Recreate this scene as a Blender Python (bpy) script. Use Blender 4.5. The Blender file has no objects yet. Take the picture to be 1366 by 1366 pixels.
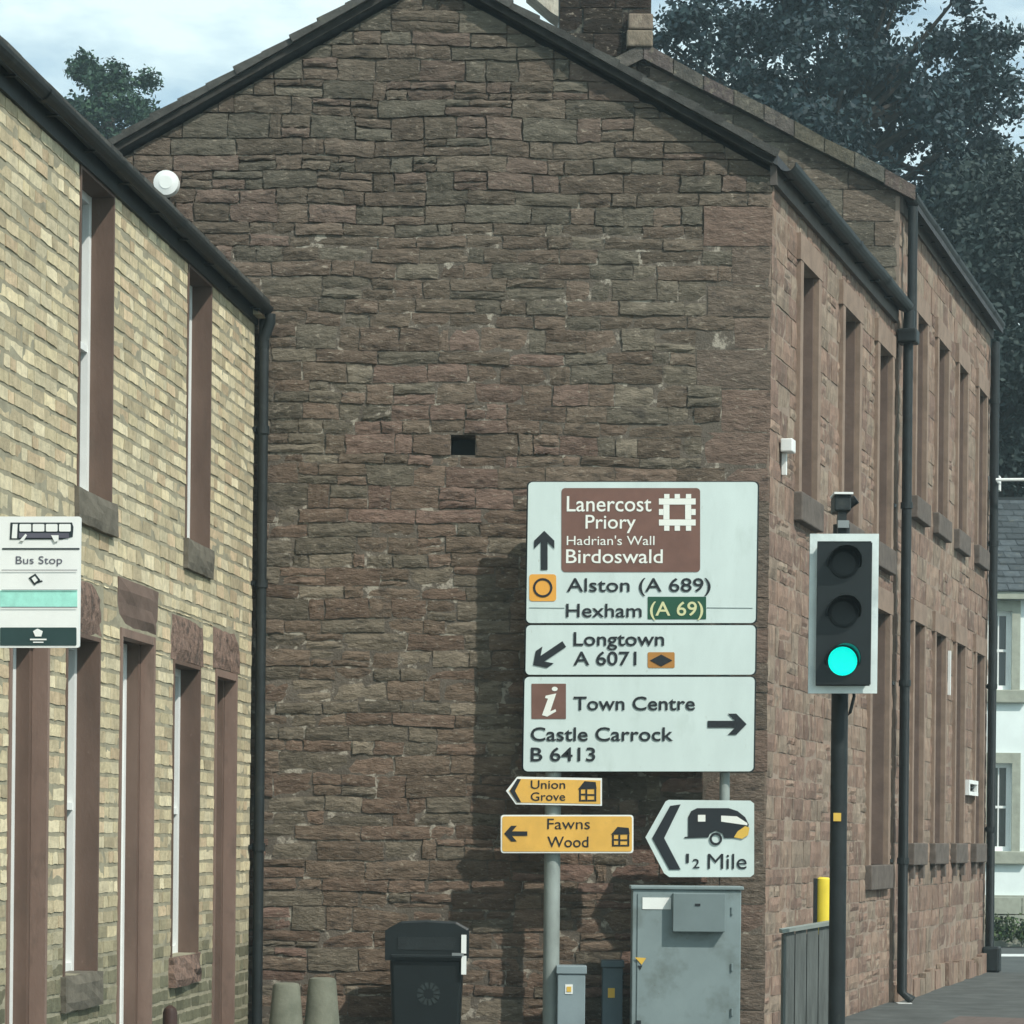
import bpy, math, random
import numpy as np
from math import radians, sin, cos, pi, atan2
from mathutils import Vector, Matrix, noise

# ---------------------------------------------------------------- camera
SC = bpy.context.scene
COL = SC.collection
F, CX, HY, ROLL, EYE = 3600.0, 683.0, 1117.0, 0.010, 1.82     # lens (pixels of the photo), horizon, roll, eye height
cam_d = bpy.data.cameras.new('camera')
cam = bpy.data.objects.new('camera', cam_d); COL.objects.link(cam)
cam_d.sensor_width = 36; cam_d.lens = 36 * F / 1366
cam_d.shift_x = 0; cam_d.shift_y = (HY - 683) / 1366
cam_d.clip_end = 3000; cam_d.clip_start = .1
_r = Vector((cos(ROLL), 0, sin(ROLL))); _u = Vector((-sin(ROLL), 0, cos(ROLL))); _b = Vector((0, -1, 0))
cam.matrix_world = Matrix(((_r.x, _u.x, _b.x, 0), (_r.y, _u.y, _b.y, 0), (_r.z, _u.z, _b.z, EYE), (0, 0, 0, 1)))
SC.camera = cam
SC.render.resolution_x = SC.render.resolution_y = 1024

# ---------------------------------------------------------------- world, sun
SUN = Vector((.45, -.48, .69)).normalized()          # towards the sun
elev = math.asin(SUN.z)
W = bpy.data.worlds.new('World'); SC.world = W; W.use_nodes = True
nt = W.node_tree; nt.nodes.clear()
def wn(t, **k):
    n = nt.nodes.new(t)
    for a, b in k.items(): setattr(n, a, b)
    return n
sky = wn('ShaderNodeTexSky', sky_type='NISHITA', sun_disc=False)
sky.sun_elevation = elev; sky.sun_rotation = atan2(SUN.x, SUN.y)
sky.air_density = 1.0; sky.dust_density = 1.5; sky.ozone_density = 1.5
tc = wn('ShaderNodeTexCoord')
mp = wn('ShaderNodeMapping'); mp.inputs['Scale'].default_value = (3.2, 3.2, 9.0); mp.inputs['Location'].default_value = (1.3, .4, .2)
nz = wn('ShaderNodeTexNoise'); nz.inputs['Scale'].default_value = 1.7; nz.inputs['Detail'].default_value = 7; nz.inputs['Roughness'].default_value = .55
rp = wn('ShaderNodeValToRGB'); rp.color_ramp.elements[0].position = .36; rp.color_ramp.elements[1].position = .56
mx = wn('ShaderNodeMixRGB'); mx.inputs['Color2'].default_value = (8.0, 9.6, 9.6, 1)
mul = wn('ShaderNodeMath', operation='MULTIPLY'); mul.inputs[1].default_value = .9
bg = wn('ShaderNodeBackground'); bg.inputs['Strength'].default_value = .11
out = wn('ShaderNodeOutputWorld')
L = nt.links.new
L(tc.outputs['Generated'], mp.inputs['Vector']); L(mp.outputs['Vector'], nz.inputs['Vector'])
L(nz.outputs['Fac'], rp.inputs['Fac']); L(rp.outputs['Color'], mul.inputs[0]); L(mul.outputs[0], mx.inputs['Fac'])
tint = wn('ShaderNodeMixRGB', blend_type='MULTIPLY'); tint.inputs['Fac'].default_value = 1; tint.inputs['Color2'].default_value = (.85, 1.14, 1.12, 1)
L(sky.outputs['Color'], tint.inputs['Color1']); L(tint.outputs[0], mx.inputs['Color1']); L(mx.outputs['Color'], bg.inputs['Color']); L(bg.outputs[0], out.inputs['Surface'])
sd = bpy.data.lights.new('sun', 'SUN'); sd.energy = 3.5; sd.angle = radians(.6); sd.color = (1, .955, .87)
so = bpy.data.objects.new('sun', sd); COL.objects.link(so); so.location = (0, 0, 40)
so.rotation_euler = SUN.to_track_quat('Z', 'Y').to_euler()
SC.view_settings.view_transform = 'Standard'; SC.view_settings.look = 'None'
SC.view_settings.exposure = 0.15; SC.view_settings.gamma = 1; SC.view_settings.use_curve_mapping = False
SC.cycles.max_bounces = 6; SC.cycles.diffuse_bounces = 3

# ---------------------------------------------------------------- measuring
def ray(x, y):
    u = (x - CX) / F; v = (HY - y) / F
    return Vector((u * cos(ROLL) - v * sin(ROLL), 1, u * sin(ROLL) + v * cos(ROLL)))
def P(x, y, D):
    r = ray(x, y); return Vector((r.x * D, D, EYE + r.z * D))
def proj(p):
    u, v = p[0] / p[1], (p[2] - EYE) / p[1]
    return CX + F * (u * cos(ROLL) + v * sin(ROLL)), HY - F * (-u * sin(ROLL) + v * cos(ROLL))
class Frame:
    """a vertical wall plane: s along it, n out of it, z up"""
    def __init__(s, o, U, N): s.o = Vector(o); s.U = Vector(U).normalized(); s.N = Vector(N).normalized()
    def __call__(s, a, n, z): return s.o + s.U * a + s.N * n + Vector((0, 0, z))
    def on(s, x, y, n=0):
        r = ray(x, y); q = s.o + s.N * n; e = Vector((0, 0, EYE))
        t = (q - e).dot(s.N) / r.dot(s.N); p = e + r * t
        return (p - s.o).dot(s.U), p.z

# ---------------------------------------------------------------- mesh helpers
WO = {}                                               # world position of each object
def link(o, parent, loc):
    COL.objects.link(o); loc = Vector(loc); WO[o.name] = loc
    if parent is not None:
        o.parent = parent; o.location = loc - WO[parent.name]
    else: o.location = loc
    return o
def thing(name, label, cat, loc, group=None):
    o = bpy.data.objects.new(name, None); o.empty_display_size = .2
    link(o, None, loc); return tag(o, label, cat, group)
def tag(o, label=None, cat=None, group=None, kind=None):
    if label: o['label'] = label
    if cat: o['category'] = cat
    if group: o['group'] = group
    if kind: o['kind'] = kind
    return o
class MB:
    def __init__(s): s.v = []; s.f = []; s.c = []; s.smooth = False
    def add(s, vs, fs, col=None):
        b = len(s.v); s.v += [tuple(p) for p in vs]; s.f += [tuple(b + i for i in f) for f in fs]
        if col is not None: s.c += [col] * len(fs)
        return s
    def box8(s, p, col=None):                         # 8 corners: bottom four ccw then top four
        return s.add(p, [(0, 3, 2, 1), (4, 5, 6, 7), (0, 1, 5, 4), (1, 2, 6, 5), (2, 3, 7, 6), (3, 0, 4, 7)], col)
    def box(s, lo, hi, col=None):
        a, b = lo, hi
        return s.box8([(a[0], a[1], a[2]), (b[0], a[1], a[2]), (b[0], b[1], a[2]), (a[0], b[1], a[2]),
                       (a[0], a[1], b[2]), (b[0], a[1], b[2]), (b[0], b[1], b[2]), (a[0], b[1], b[2])], col)
    def fbox(s, fr, s0, s1, n0, n1, z0, z1, col=None): # box in a wall's frame
        return s.box8([fr(s0, n0, z0), fr(s1, n0, z0), fr(s1, n1, z0), fr(s0, n1, z0),
                       fr(s0, n0, z1), fr(s1, n0, z1), fr(s1, n1, z1), fr(s0, n1, z1)], col)
    def prism(s, pts, d, col=None):                   # polygon (3-D points) pushed back by vector d
        n = len(pts); d = Vector(d); a = [Vector(p) for p in pts]; b = [p + d for p in a]
        return s.add(a + b, [tuple(range(n)), tuple(range(2 * n - 1, n - 1, -1))] + [(i, (i + 1) % n, n + (i + 1) % n, n + i) for i in range(n)], col)
    def tube(s, path, r, seg=12, cap=True):
        path = [Vector(p) for p in path]; rs = r if isinstance(r, (list, tuple)) else [r] * len(path)
        b = len(s.v); up = None
        for i, p in enumerate(path):
            d = (path[min(i + 1, len(path) - 1)] - path[max(i - 1, 0)]).normalized()
            ref = Vector((0, 0, 1)) if abs(d.z) < .9 else Vector((1, 0, 0))
            a = d.cross(ref).normalized(); c = d.cross(a).normalized()
            for k in range(seg):
                t = 2 * pi * k / seg; s.v.append(tuple(p + (a * cos(t) + c * sin(t)) * rs[i]))
        for i in range(len(path) - 1):
            for k in range(seg):
                s.f.append((b + i * seg + k, b + i * seg + (k + 1) % seg, b + (i + 1) * seg + (k + 1) % seg, b + (i + 1) * seg + k))
        if cap:
            s.f.append(tuple(b + k for k in range(seg))); s.f.append(tuple(b + (len(path) - 1) * seg + k for k in range(seg)))
        return s
    def build(s, name, mat, parent=None, bevel=0, smooth=False):
        v = np.array(s.v, dtype=float); c = (v.min(0) + v.max(0)) / 2
        if parent is None: c[2] = v[:, 2].min()
        me = bpy.data.meshes.new(name); me.from_pydata([tuple(p) for p in (v - c)], [], s.f)
        me.materials.append(mat)
        if s.c:
            at = me.attributes.new('tint', 'FLOAT_COLOR', 'CORNER')
            d = []
            for f, k in zip(s.f, s.c): d += [k[0], k[1], k[2], 1.0] * len(f)
            at.data.foreach_set('color', d)
        if smooth:
            me.polygons.foreach_set('use_smooth', [True] * len(me.polygons))
            me.set_sharp_from_angle(angle=radians(35))
        me.update()
        o = bpy.data.objects.new(name, me); link(o, parent, c)
        if bevel:
            b = o.modifiers.new('b', 'BEVEL'); b.width = bevel; b.segments = 2; b.limit_method = 'ANGLE'
        return o
def copy_thing(t, loc, label):
    r = t.copy(); COL.objects.link(r); r.location = loc; WO[r.name] = Vector(loc); r['label'] = label
    for ch in t.children:
        c = ch.copy(); COL.objects.link(c); c.parent = r
        for g in ch.children:
            d = g.copy(); COL.objects.link(d); d.parent = c
    return r

# ---------------------------------------------------------------- materials
def M(name, col=(.5, .5, .5), rough=.8, var=.25, scale=6, bump=.25, bscale=40, metal=0, attr=False, stretch=(1, 1, 1),
      patch=None, patch2=None, spec=.3, emit=None, bdist=.01, trans=0):
    m = bpy.data.materials.new(name); m.use_nodes = True
    t = m.node_tree; b = t.nodes['Principled BSDF']; K = t.links.new
    def N(k, **a):
        n = t.nodes.new(k)
        for p, q in a.items(): setattr(n, p, q)
        return n
    geo = N('ShaderNodeNewGeometry'); mp = N('ShaderNodeMapping'); mp.inputs['Scale'].default_value = stretch
    K(geo.outputs['Position'], mp.inputs['Vector'])
    def nz(sc, det=6, rg=.6):
        n = N('ShaderNodeTexNoise'); n.inputs['Scale'].default_value = sc; n.inputs['Detail'].default_value = det
        n.inputs['Roughness'].default_value = rg; K(mp.outputs['Vector'], n.inputs['Vector']); return n
    if attr:
        base = N('ShaderNodeAttribute', attribute_name='tint').outputs['Color']
    else:
        rgb = N('ShaderNodeRGB'); rgb.outputs[0].default_value = (*col, 1); base = rgb.outputs[0]
    if var:
        n1 = nz(scale); mr = N('ShaderNodeMapRange'); mr.inputs[1].default_value = .25; mr.inputs[2].default_value = .75
        mr.inputs[3].default_value = 1 - var; mr.inputs[4].default_value = 1 + var
        K(n1.outputs['Fac'], mr.inputs[0])
        vm = N('ShaderNodeVectorMath', operation='SCALE'); K(base, vm.inputs[0]); K(mr.outputs[0], vm.inputs['Scale']); base = vm.outputs[0]
    for k, pt in enumerate((patch, patch2)):
        if not pt: continue
        pc, psc, lo, hi, amt = pt
        n2 = nz(psc, 8, .65); r = N('ShaderNodeMapRange'); r.inputs[1].default_value = lo; r.inputs[2].default_value = hi; r.inputs[4].default_value = amt
        K(n2.outputs['Fac'], r.inputs[0])
        x = N('ShaderNodeMixRGB'); x.inputs['Color2'].default_value = (*pc, 1); K(r.outputs[0], x.inputs['Fac']); K(base, x.inputs['Color1']); base = x.outputs[0]
    K(base, b.inputs['Base Color'])
    b.inputs['Roughness'].default_value = rough; b.inputs['Metallic'].default_value = metal; b.inputs['Specular IOR Level'].default_value = spec
    if trans: b.inputs['Transmission Weight'].default_value = trans
    if bump:
        n3 = nz(bscale, 8, .68); bp = N('ShaderNodeBump'); bp.inputs['Strength'].default_value = bump; bp.inputs['Distance'].default_value = bdist
        K(n3.outputs['Fac'], bp.inputs['Height']); K(bp.outputs[0], b.inputs['Normal'])
    if emit:
        b.inputs['Emission Color'].default_value = (*emit[0], 1); b.inputs['Emission Strength'].default_value = emit[1]
    return m
GST = M('gable_sandstone', attr=True, var=.35, scale=9, bump=1, bscale=14, bdist=.05, stretch=(.6, 1, 1.35), rough=.95, spec=.15,
        patch=((.38, .33, .26), 26, .58, .68, .7), patch2=((.04, .036, .033), 8, .55, .68, .7))
GMO = M('gable_mortar', (.13, .11, .088), var=.4, scale=3, bump=.8, bscale=50, bdist=.02, rough=.95, patch=((.42, .38, .31), 6, .54, .60, .8))
RST = M('facade_sandstone', attr=True, var=.3, scale=7, bump=.9, bscale=18, bdist=.03, rough=.9, spec=.15, stretch=(1, 1, .6),
        patch=((.40, .34, .26), 9, .55, .66, .6), patch2=((.11, .09, .075), 5, .54, .68, .65))
RMO = M('facade_mortar', (.27, .21, .165), var=.3, scale=4, bump=.6, bscale=50, rough=.95)
BRK = M('buff_brick', attr=True, var=.25, scale=16, bump=.7, bscale=45, bdist=.012, rough=.9, spec=.15, patch=((.30, .25, .16), 12, .62, .72, .5))
BMO = M('brick_mortar', (.31, .285, .205), var=.3, scale=8, bump=.6, bscale=60, rough=.95)
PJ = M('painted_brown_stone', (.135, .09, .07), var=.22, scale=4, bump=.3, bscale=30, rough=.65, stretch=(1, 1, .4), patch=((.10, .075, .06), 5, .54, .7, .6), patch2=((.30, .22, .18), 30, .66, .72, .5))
PJ2 = M('lighter_pink_stone', (.22, .15, .12), var=.18, scale=4, bump=.3, bscale=30, rough=.65, stretch=(1, 1, .4), patch=((.10, .075, .06), 5, .54, .7, .6), patch2=((.30, .22, .18), 30, .66, .72, .5))
RED = M('red_rock_stone', (.24, .16, .125), var=.5, scale=14, bump=1, bscale=22, bdist=.03, rough=.95, patch=((.06, .05, .045), 12, .5, .6, .7))
SILL = M('weathered_sill', (.14, .125, .098), var=.35, scale=8, bump=.7, bscale=30, rough=.9)
RSILL = M('facade_sill', (.12, .10, .085), var=.35, scale=8, bump=.7, bscale=30, rough=.9)
MARG = M('window_margin_stone', (.245, .178, .135), var=.25, scale=5, bump=.4, bscale=30, rough=.85)
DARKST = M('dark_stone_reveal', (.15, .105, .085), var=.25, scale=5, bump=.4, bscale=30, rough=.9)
WHITE = M('white_paint', (.78, .8, .78), var=.06, scale=5, bump=.05, rough=.45)
GLASS = M('window_glass', (.03, .04, .045), var=0, bump=0, rough=.08, spec=.7)
IRON = M('dark_iron_paint', (.014, .019, .020), var=.35, scale=6, bump=.25, bscale=40, rough=.55, spec=.35, patch=((.05, .055, .05), 7, .58, .72, .6))
BLACK = M('black_plastic', (.009, .013, .014), var=.2, scale=4, bump=.08, bscale=70, rough=.4, spec=.4)
SLATE = M('slate', attr=True, var=.35, scale=9, bump=.7, bscale=30, bdist=.02, rough=.85, patch=((.15, .15, .11), 6, .6, .7, .5))
COPE = M('lichened_coping', attr=True, var=.4, scale=10, bump=1, bscale=20, bdist=.03, rough=.95, patch=((.22, .20, .15), 9, .54, .68, .7))
VERGE = M('weathered_verge', (.05, .048, .043), var=.4, scale=9, bump=.5, bscale=25, rough=.9)
FASC = M('fascia_board', (.10, .085, .075), var=.25, scale=5, bump=.2, rough=.7)
SIGNW = M('sign_white', (.585, .68, .655), var=.07, scale=4, bump=.03, bscale=3, rough=.42, stretch=(1, 1, .4), patch=((.42, .5, .46), 5, .56, .8, .55), patch2=((.3, .32, .26), 28, .66, .74, .5))
SIGNK = M('sign_black', (.018, .022, .026), var=0, bump=0, rough=.5)
SIGNBR = M('sign_brown', (.17, .09, .07), var=.15, scale=6, bump=0, rough=.45)
SIGNG = M('sign_green', (.02, .085, .05), var=.05, bump=0, rough=.45)
SIGNY = M('sign_yellow', (.74, .43, .09), var=.12, scale=5, bump=0, rough=.5, patch=((.45, .28, .1), 9, .58, .76, .5))
SIGNO = M('sign_orange', (.75, .36, .06), var=.05, bump=0, rough=.5)
SIGNOW = M('sign_orange_worn', (.42, .2, .05), var=.1, bump=0, rough=.5)
LETTW = M('lettering_white', (.78, .8, .74), var=0, bump=0, rough=.45)
LETTY = M('lettering_pale_yellow', (.62, .62, .35), var=0, bump=0, rough=.45)
ALU = M('sign_back_aluminium', (.28, .30, .30), var=.1, bump=.05, rough=.45, metal=.6)
GALV = M('galvanised_post', (.30, .34, .32), var=.25, scale=5, bump=.15, bscale=30, rough=.6, metal=.2, stretch=(1, 1, .5))
CAB = M('grey_cabinet_paint', (.21, .265, .27), var=.1, scale=3, bump=.05, bscale=30, rough=.5, patch=((.12, .145, .135), 3.5, .52, .70, .65), patch2=((.09, .07, .045), 24, .67, .73, .7))
CABD = M('grey_hatch_paint', (.16, .205, .21), var=.1, scale=3, bump=.05, rough=.5)
CABL = M('pale_grey_cabinet', (.23, .29, .31), var=.12, scale=4, bump=.05, rough=.5)
CABK = M('dark_grey_cabinet', (.085, .12, .135), var=.12, scale=4, bump=.05, rough=.5)
STICK = M('white_sticker', (.8, .83, .8), var=.05, bump=0, rough=.5)
YSTICK = M('yellow_sticker', (.7, .45, .08), var=.1, bump=0, rough=.5)
CONC = M('bollard_concrete', (.165, .17, .13), var=.22, scale=7, bump=.5, bscale=40, rough=.9, patch=((.11, .12, .09), 4, .5, .65, .6))
BOARDW = M('traffic_border_white', (.66, .74, .72), var=.12, scale=5, bump=.05, rough=.5, patch=((.35, .42, .42), 4, .5, .7, .6))
LENSK = M('unlit_lens', (.012, .016, .017), var=.1, bump=.1, rough=.4)
LENSG = M('green_lens', (.0, .4, .33), var=.3, scale=60, bump=.4, bscale=90, rough=.3, emit=((.0, .88, .74), .95))
YEL = M('yellow_plastic', (.72, .56, .05), var=.1, scale=6, bump=.05, rough=.45)
WOODG = M('weathered_grey_timber', (.13, .145, .14), var=.35, scale=9, bump=.5, bscale=30, rough=.9, stretch=(3, 3, .25))
RUST = M('rusty_brown_paint', (.05, .026, .02), var=.3, bump=.2, rough=.5)
ASPH = M('asphalt', (.075, .083, .08), var=.25, scale=2, bump=.6, bscale=90, rough=.95, patch=((.1, .105, .1), 1.2, .5, .7, .5))
PAVE = M('pavement_asphalt', (.085, .092, .088), var=.4, scale=2.5, bump=.6, bscale=90, rough=.95, patch=((.06, .065, .063), 1.6, .5, .7, .6))
KERB = M('kerb_stone', (.2, .2, .18), var=.25, bump=.4, rough=.9)
REDT = M('red_paving', (.13, .10, .088), var=.2, scale=6, bump=.4, rough=.9)
GRND = M('earth', (.09, .095, .06), var=.3, scale=1, bump=.6, rough=.95)
RENDER = M('white_render', (.74, .82, .80), var=.08, scale=2, bump=.15, rough=.85)
PSILL = M('pale_stone_trim', (.32, .34, .28), var=.2, scale=6, bump=.3, rough=.85)
BARK = M('bark', (.05, .042, .035), var=.3, bump=.8, rough=.95)
LEAF = M('dark_leaves', attr=True, var=.3, scale=2, bump=0, rough=.7, spec=.2)
PAINT = M('road_paint', (.6, .62, .6), var=.15, scale=12, bump=.1, rough=.8)

# ---------------------------------------------------------------- walls made of single stones
def clip(poly, planes):
    for (a, b, c) in planes:                          # keep a*s + b*z <= c
        o = []
        for i in range(len(poly)):
            p, q = poly[i], poly[(i + 1) % len(poly)]
            dp, dq = a * p[0] + b * p[1] - c, a * q[0] + b * q[1] - c
            if dp <= 0: o.append(p)
            if dp * dq < 0:
                t = dp / (dp - dq); o.append((p[0] + (q[0] - p[0]) * t, p[1] + (q[1] - p[1]) * t))
        poly = o
        if len(poly) < 3: return []
    return poly
def area(p): return abs(sum(p[i][0] * p[(i + 1) % len(p)][1] - p[(i + 1) % len(p)][0] * p[i][1] for i in range(len(p)))) / 2
def stone_geo(fr, poly, proud, rough, rnd, gx=4, gz=2, back=-.03, edge=.008, wob=.01):
    vs, fs = [], []
    if len(poly) == 4:
        (a, b, c, d) = poly
        tx, tz = rnd.uniform(-1, 1) * rough * .6, rnd.uniform(-1, 1) * rough * .6
        for j in range(gz + 1):
            for i in range(gx + 1):
                u, v = i / gx, j / gz
                s = (a[0] * (1 - u) + b[0] * u) * (1 - v) + (d[0] * (1 - u) + c[0] * u) * v
                z = (a[1] * (1 - u) + b[1] * u) * (1 - v) + (d[1] * (1 - u) + c[1] * u) * v
                e = i in (0, gx) or j in (0, gz)
                if e: s += rnd.uniform(-1, 1) * wob * .5; z += rnd.uniform(-1, 1) * wob * .5
                n = proud + tx * (u - .5) * 2 + tz * (v - .5) * 2 + (rnd.uniform(-1, .2) * rough * .5 - edge if e else rnd.uniform(-.5, 1) * rough)
                vs.append(fr(s, n, z))
        w = gx + 1
        for j in range(gz):
            for i in range(gx): fs.append((j * w + i, j * w + i + 1, (j + 1) * w + i + 1, (j + 1) * w + i))
        ring = [i for i in range(w)] + [j * w + gx for j in range(1, gz + 1)] + [gz * w + i for i in range(gx - 1, -1, -1)] + [j * w for j in range(gz - 1, 0, -1)]
    else:
        k = len(poly); cs = sum(p[0] for p in poly) / k; cz = sum(p[1] for p in poly) / k
        for p in poly: vs.append(fr(p[0], proud - edge, p[1]))
        vs.append(fr(cs, proud + rough * .5, cz))
        fs += [(i, (i + 1) % k, k) for i in range(k)]; ring = list(range(k))
    b = len(vs)
    for i in ring:
        p = vs[i]; n = (p - fr.o).dot(fr.N); vs.append(p + fr.N * (back - n))
    m = len(ring)
    for i in range(m): fs.append((ring[i], b + i, b + (i + 1) % m, ring[(i + 1) % m]))
    return vs, fs
def masonry(fr, s0, s1, z0, z1, hr, lr, openings, rnd, joint=.012, planes=(), split=0., bond=False, cuts=(), wave=0, soft=()):
    """list of polygons (s, z), courses broken at the openings' edges"""
    zs = sorted(set([z0, z1] + [z for o in openings for z in (o[2], o[3]) if z0 < z < z1] + [c for c in cuts if z0 < c < z1]))
    rows = []
    for a, b in zip(zs, zs[1:]):
        if b - a < .02: continue
        if bond:
            n = max(1, round((b - a) / hr[0])); rows += [(a + (b - a) * i / n, a + (b - a) * (i + 1) / n) for i in range(n)]
        else:
            z = a
            while z < b - 1e-6:
                h = rnd.uniform(*hr)
                if b - z - h < hr[0] * .7: h = b - z
                if h > hr[1] * 1.5: h = h / 2
                rows.append((z, min(b, z + h))); z += h
    out = []
    for r, (a, b) in enumerate(rows):
        iv = [(s0, s1)]
        for o in openings:
            if o[2] < b - .005 and o[3] > a + .005:
                nv = []
                for p, q in iv:
                    if o[1] <= p or o[0] >= q: nv.append((p, q)); continue
                    if o[0] > p: nv.append((p, o[0]))
                    if o[1] < q: nv.append((o[1], q))
                iv = nv
        for o in soft:
            if o[2] < b - .04 and o[3] > a + .04: iv = [(p, min(q, o[0])) for p, q in iv if p < o[0]]
        for p, q in iv:
            if q - p < .03: continue
            s = p + (-(rnd.uniform(0, lr[0])) if not bond else -(lr[0] * .5 * (r % 2)) + rnd.uniform(-.02, .02))
            while s < q - .01:
                l = rnd.uniform(*lr)
                if bond and rnd.random() < .3: l *= .5
                e = s + l
                if q - e < lr[0] * .4: e = q
                x0, x1 = max(s, p), min(e, q); s = e
                if x1 - x0 < .035: continue
                h = b - a
                parts = [(x0, x1, a, b)]
                if rnd.random() < split and h > .14:
                    m = a + h * rnd.uniform(.36, .64); parts = []
                    for (c, d) in ((a, m), (m, b)):
                        if x1 - x0 > .4 and rnd.random() < .6: k = x0 + (x1 - x0) * rnd.uniform(.3, .7); parts += [(x0, k, c, d), (k, x1, c, d)]
                        else: parts.append((x0, x1, c, d))
                elif x1 - x0 > .45 and rnd.random() < split: k = x0 + (x1 - x0) * rnd.uniform(.62, .8); parts = [(x0, k, a, b), (k, x1, a, b)]
                for (u0, u1, c, d) in parts:
                    j = joint / 2; W_ = lambda s_, z_: (s_ + wave * .6 * noise.noise(Vector((s_ * 1.1 + 7, z_ * 2.5, 5))), z_ + wave * noise.noise(Vector((s_ * 1.3, z_ * 2.1, 2))))
                    i_ = j * .45 if bond else j
                    pl = [(u0 + i_, c + j), (u1 - i_, c + j), (u1 - i_, d - j), (u0 + i_, d - j)]
                    if wave: pl = [W_(*q) for q in pl]
                    if planes:
                        pl = clip(pl, planes)
                        if len(pl) < 3 or area(pl) < .002: continue
                    out.append(pl)
    return out
def lay(fr, polys, parent, name, mat, colour, rnd, proud=(.0, .025), rough=.012, gx=4, gz=2, wob=.01, edge=.008, cap=300):
    """the stones that show largest become parts, the others one mesh"""
    items = []
    for pl in polys:
        cs = sum(p[0] for p in pl) / len(pl); cz = sum(p[1] for p in pl) / len(pl)
        w = fr(cs, 0, cz); x, y = proj(w); vis = 1 if (-10 < x < 1376 and -10 < y < 1376) else 0
        toC = Vector((-w.x, -w.y, EYE - w.z)).normalized()
        items.append((vis * area(pl) / w.y ** 2 * abs(toC.dot(fr.N)), pl, w))
    items.sort(key=lambda t: -t[0]); rest = MB(); k = 0
    for sc, pl, w in items:
        vs, fs = stone_geo(fr, pl, rnd.uniform(*proud), rough, rnd, gx, gz, wob=wob, edge=edge)
        c = colour(w, rnd)
        if k < cap and sc > 0:
            MB().add(vs, fs, c).build(name, mat, parent); k += 1
        else: rest.add(vs, fs, c)
    if rest.v:
        o = rest.build(name + 's_beyond', mat, parent); o['kind'] = 'stuff'
def backing(fr, s0, s1, z0, z1, openings, n0=-.022, n1=-.32, extra=None):
    m = MB(); ss = sorted(set([s0, s1] + [o[i] for o in openings for i in (0, 1)])); zs = sorted(set([z0, z1] + [o[i] for o in openings for i in (2, 3)]))
    ins = lambda a, b: any(o[0] < a < o[1] and o[2] < b < o[3] for o in openings)
    for a, b in zip(ss, ss[1:]):
        for c, d in zip(zs, zs[1:]):
            if b - a < 1e-4 or d - c < 1e-4 or ins((a + b) / 2, (c + d) / 2): continue
            for n in (n0, n1): m.add([fr(a, n, c), fr(b, n, c), fr(b, n, d), fr(a, n, d)], [(0, 1, 2, 3)])
    for o in openings:
        a, b, c, d = o[:4]
        for (p, q) in (((a, c), (a, d)), ((b, c), (b, d)), ((a, c), (b, c)), ((a, d), (b, d))):
            m.add([fr(p[0], n0, p[1]), fr(q[0], n0, q[1]), fr(q[0], n1, q[1]), fr(p[0], n1, p[1])], [(0, 1, 2, 3)])
    for (a, b) in ((s0, s0), (s1, s1)):
        m.add([fr(a, n0, z0), fr(a, n0, z1), fr(a, n1, z1), fr(a, n1, z0)], [(0, 1, 2, 3)])
    return m
def sash(fr, s0, s1, z0, z1, depth, parent, frame=.055, bars=(.5,), mid=True, mat=WHITE):
    m = MB(); n0, n1 = -depth - .07, -depth
    m.fbox(fr, s0, s0 + frame, n0, n1, z0, z1); m.fbox(fr, s1 - frame, s1, n0, n1, z0, z1)
    m.fbox(fr, s0 + frame, s1 - frame, n0, n1 - .002, z0, z0 + frame); m.fbox(fr, s0 + frame, s1 - frame, n0, n1 - .002, z1 - frame, z1)
    for b in bars:
        z = z0 + (z1 - z0) * b; m.fbox(fr, s0 + frame, s1 - frame, n0, n1 - .004, z - .025, z + .025)
    if mid: m.fbox(fr, (s0 + s1) / 2 - .012, (s0 + s1) / 2 + .012, n0, n1 - .008, z0 + frame, z1 - frame)
    f = m.build('window', mat, parent)
    MB().fbox(fr, s0 + frame * .5, s1 - frame * .5, n0 + .012, n0 + .02, z0 + frame * .5, z1 - frame * .5).build('pane', GLASS, f)
    return f

# frames of the three big walls
XC = P(1022, 1117, 24).x
GA = Frame((0, 24, 0), (1, 0, 0), (0, -1, 0))
dR = Vector((.313, 1, 0)).normalized(); RF = Frame((XC, 24, 0), dR, (dR.y, -dR.x, 0))
A = P(334, 1117, 23.86); dL = Vector((.1131, 1, 0)).normalized(); LF = Frame((A.x, A.y, 0), -dL, (dL.y, -dL.x, 0))

# ---------------------------------------------------------------- ground
m = MB().add([(-600, -60, -.16), (600, -60, -.16), (600, 1500, -.16), (-600, 1500, -.16)], [(0, 1, 2, 3)]); tag(m.build('ground', GRND), kind='structure')
def rp_(s, n): p = RF(s, n, 0); return p.x, p.y
m = MB().add([(-12, -20, -.115), (30, -20, -.115), (40, 66, -.115), (-12, 66, -.115)], [(0, 1, 2, 3)]); tag(m.build('road', ASPH), kind='structure')
c = [rp_(-2.9, 1.9), rp_(14.6, 1.9), rp_(14.6, -.1), rp_(-.0, -.1)]
pv = [(-3.4, 20.6), (3.3, 20.6)] + [(c[0][0] + .15, c[0][1])] + c[1:3] + [(XC, 24.1), (-2.0, 24.1), (-3.9, 8), (-2.2, 8)]
pv = [(-2.35, 8), (-1.2, 20.6), (3.6, 20.9)] + c[1:3] + [(XC, 24.3), (-2.6, 24.3), (-4.2, 8)]
m = MB().prism([(x, y, 0) for x, y in pv], (0, 0, -.2)); tag(m.build('pavement', PAVE), kind='structure')
kerb_pts = [(-2.35, 8), (-1.2, 20.6), (3.6, 20.9), c[1]]
m = MB()
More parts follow.
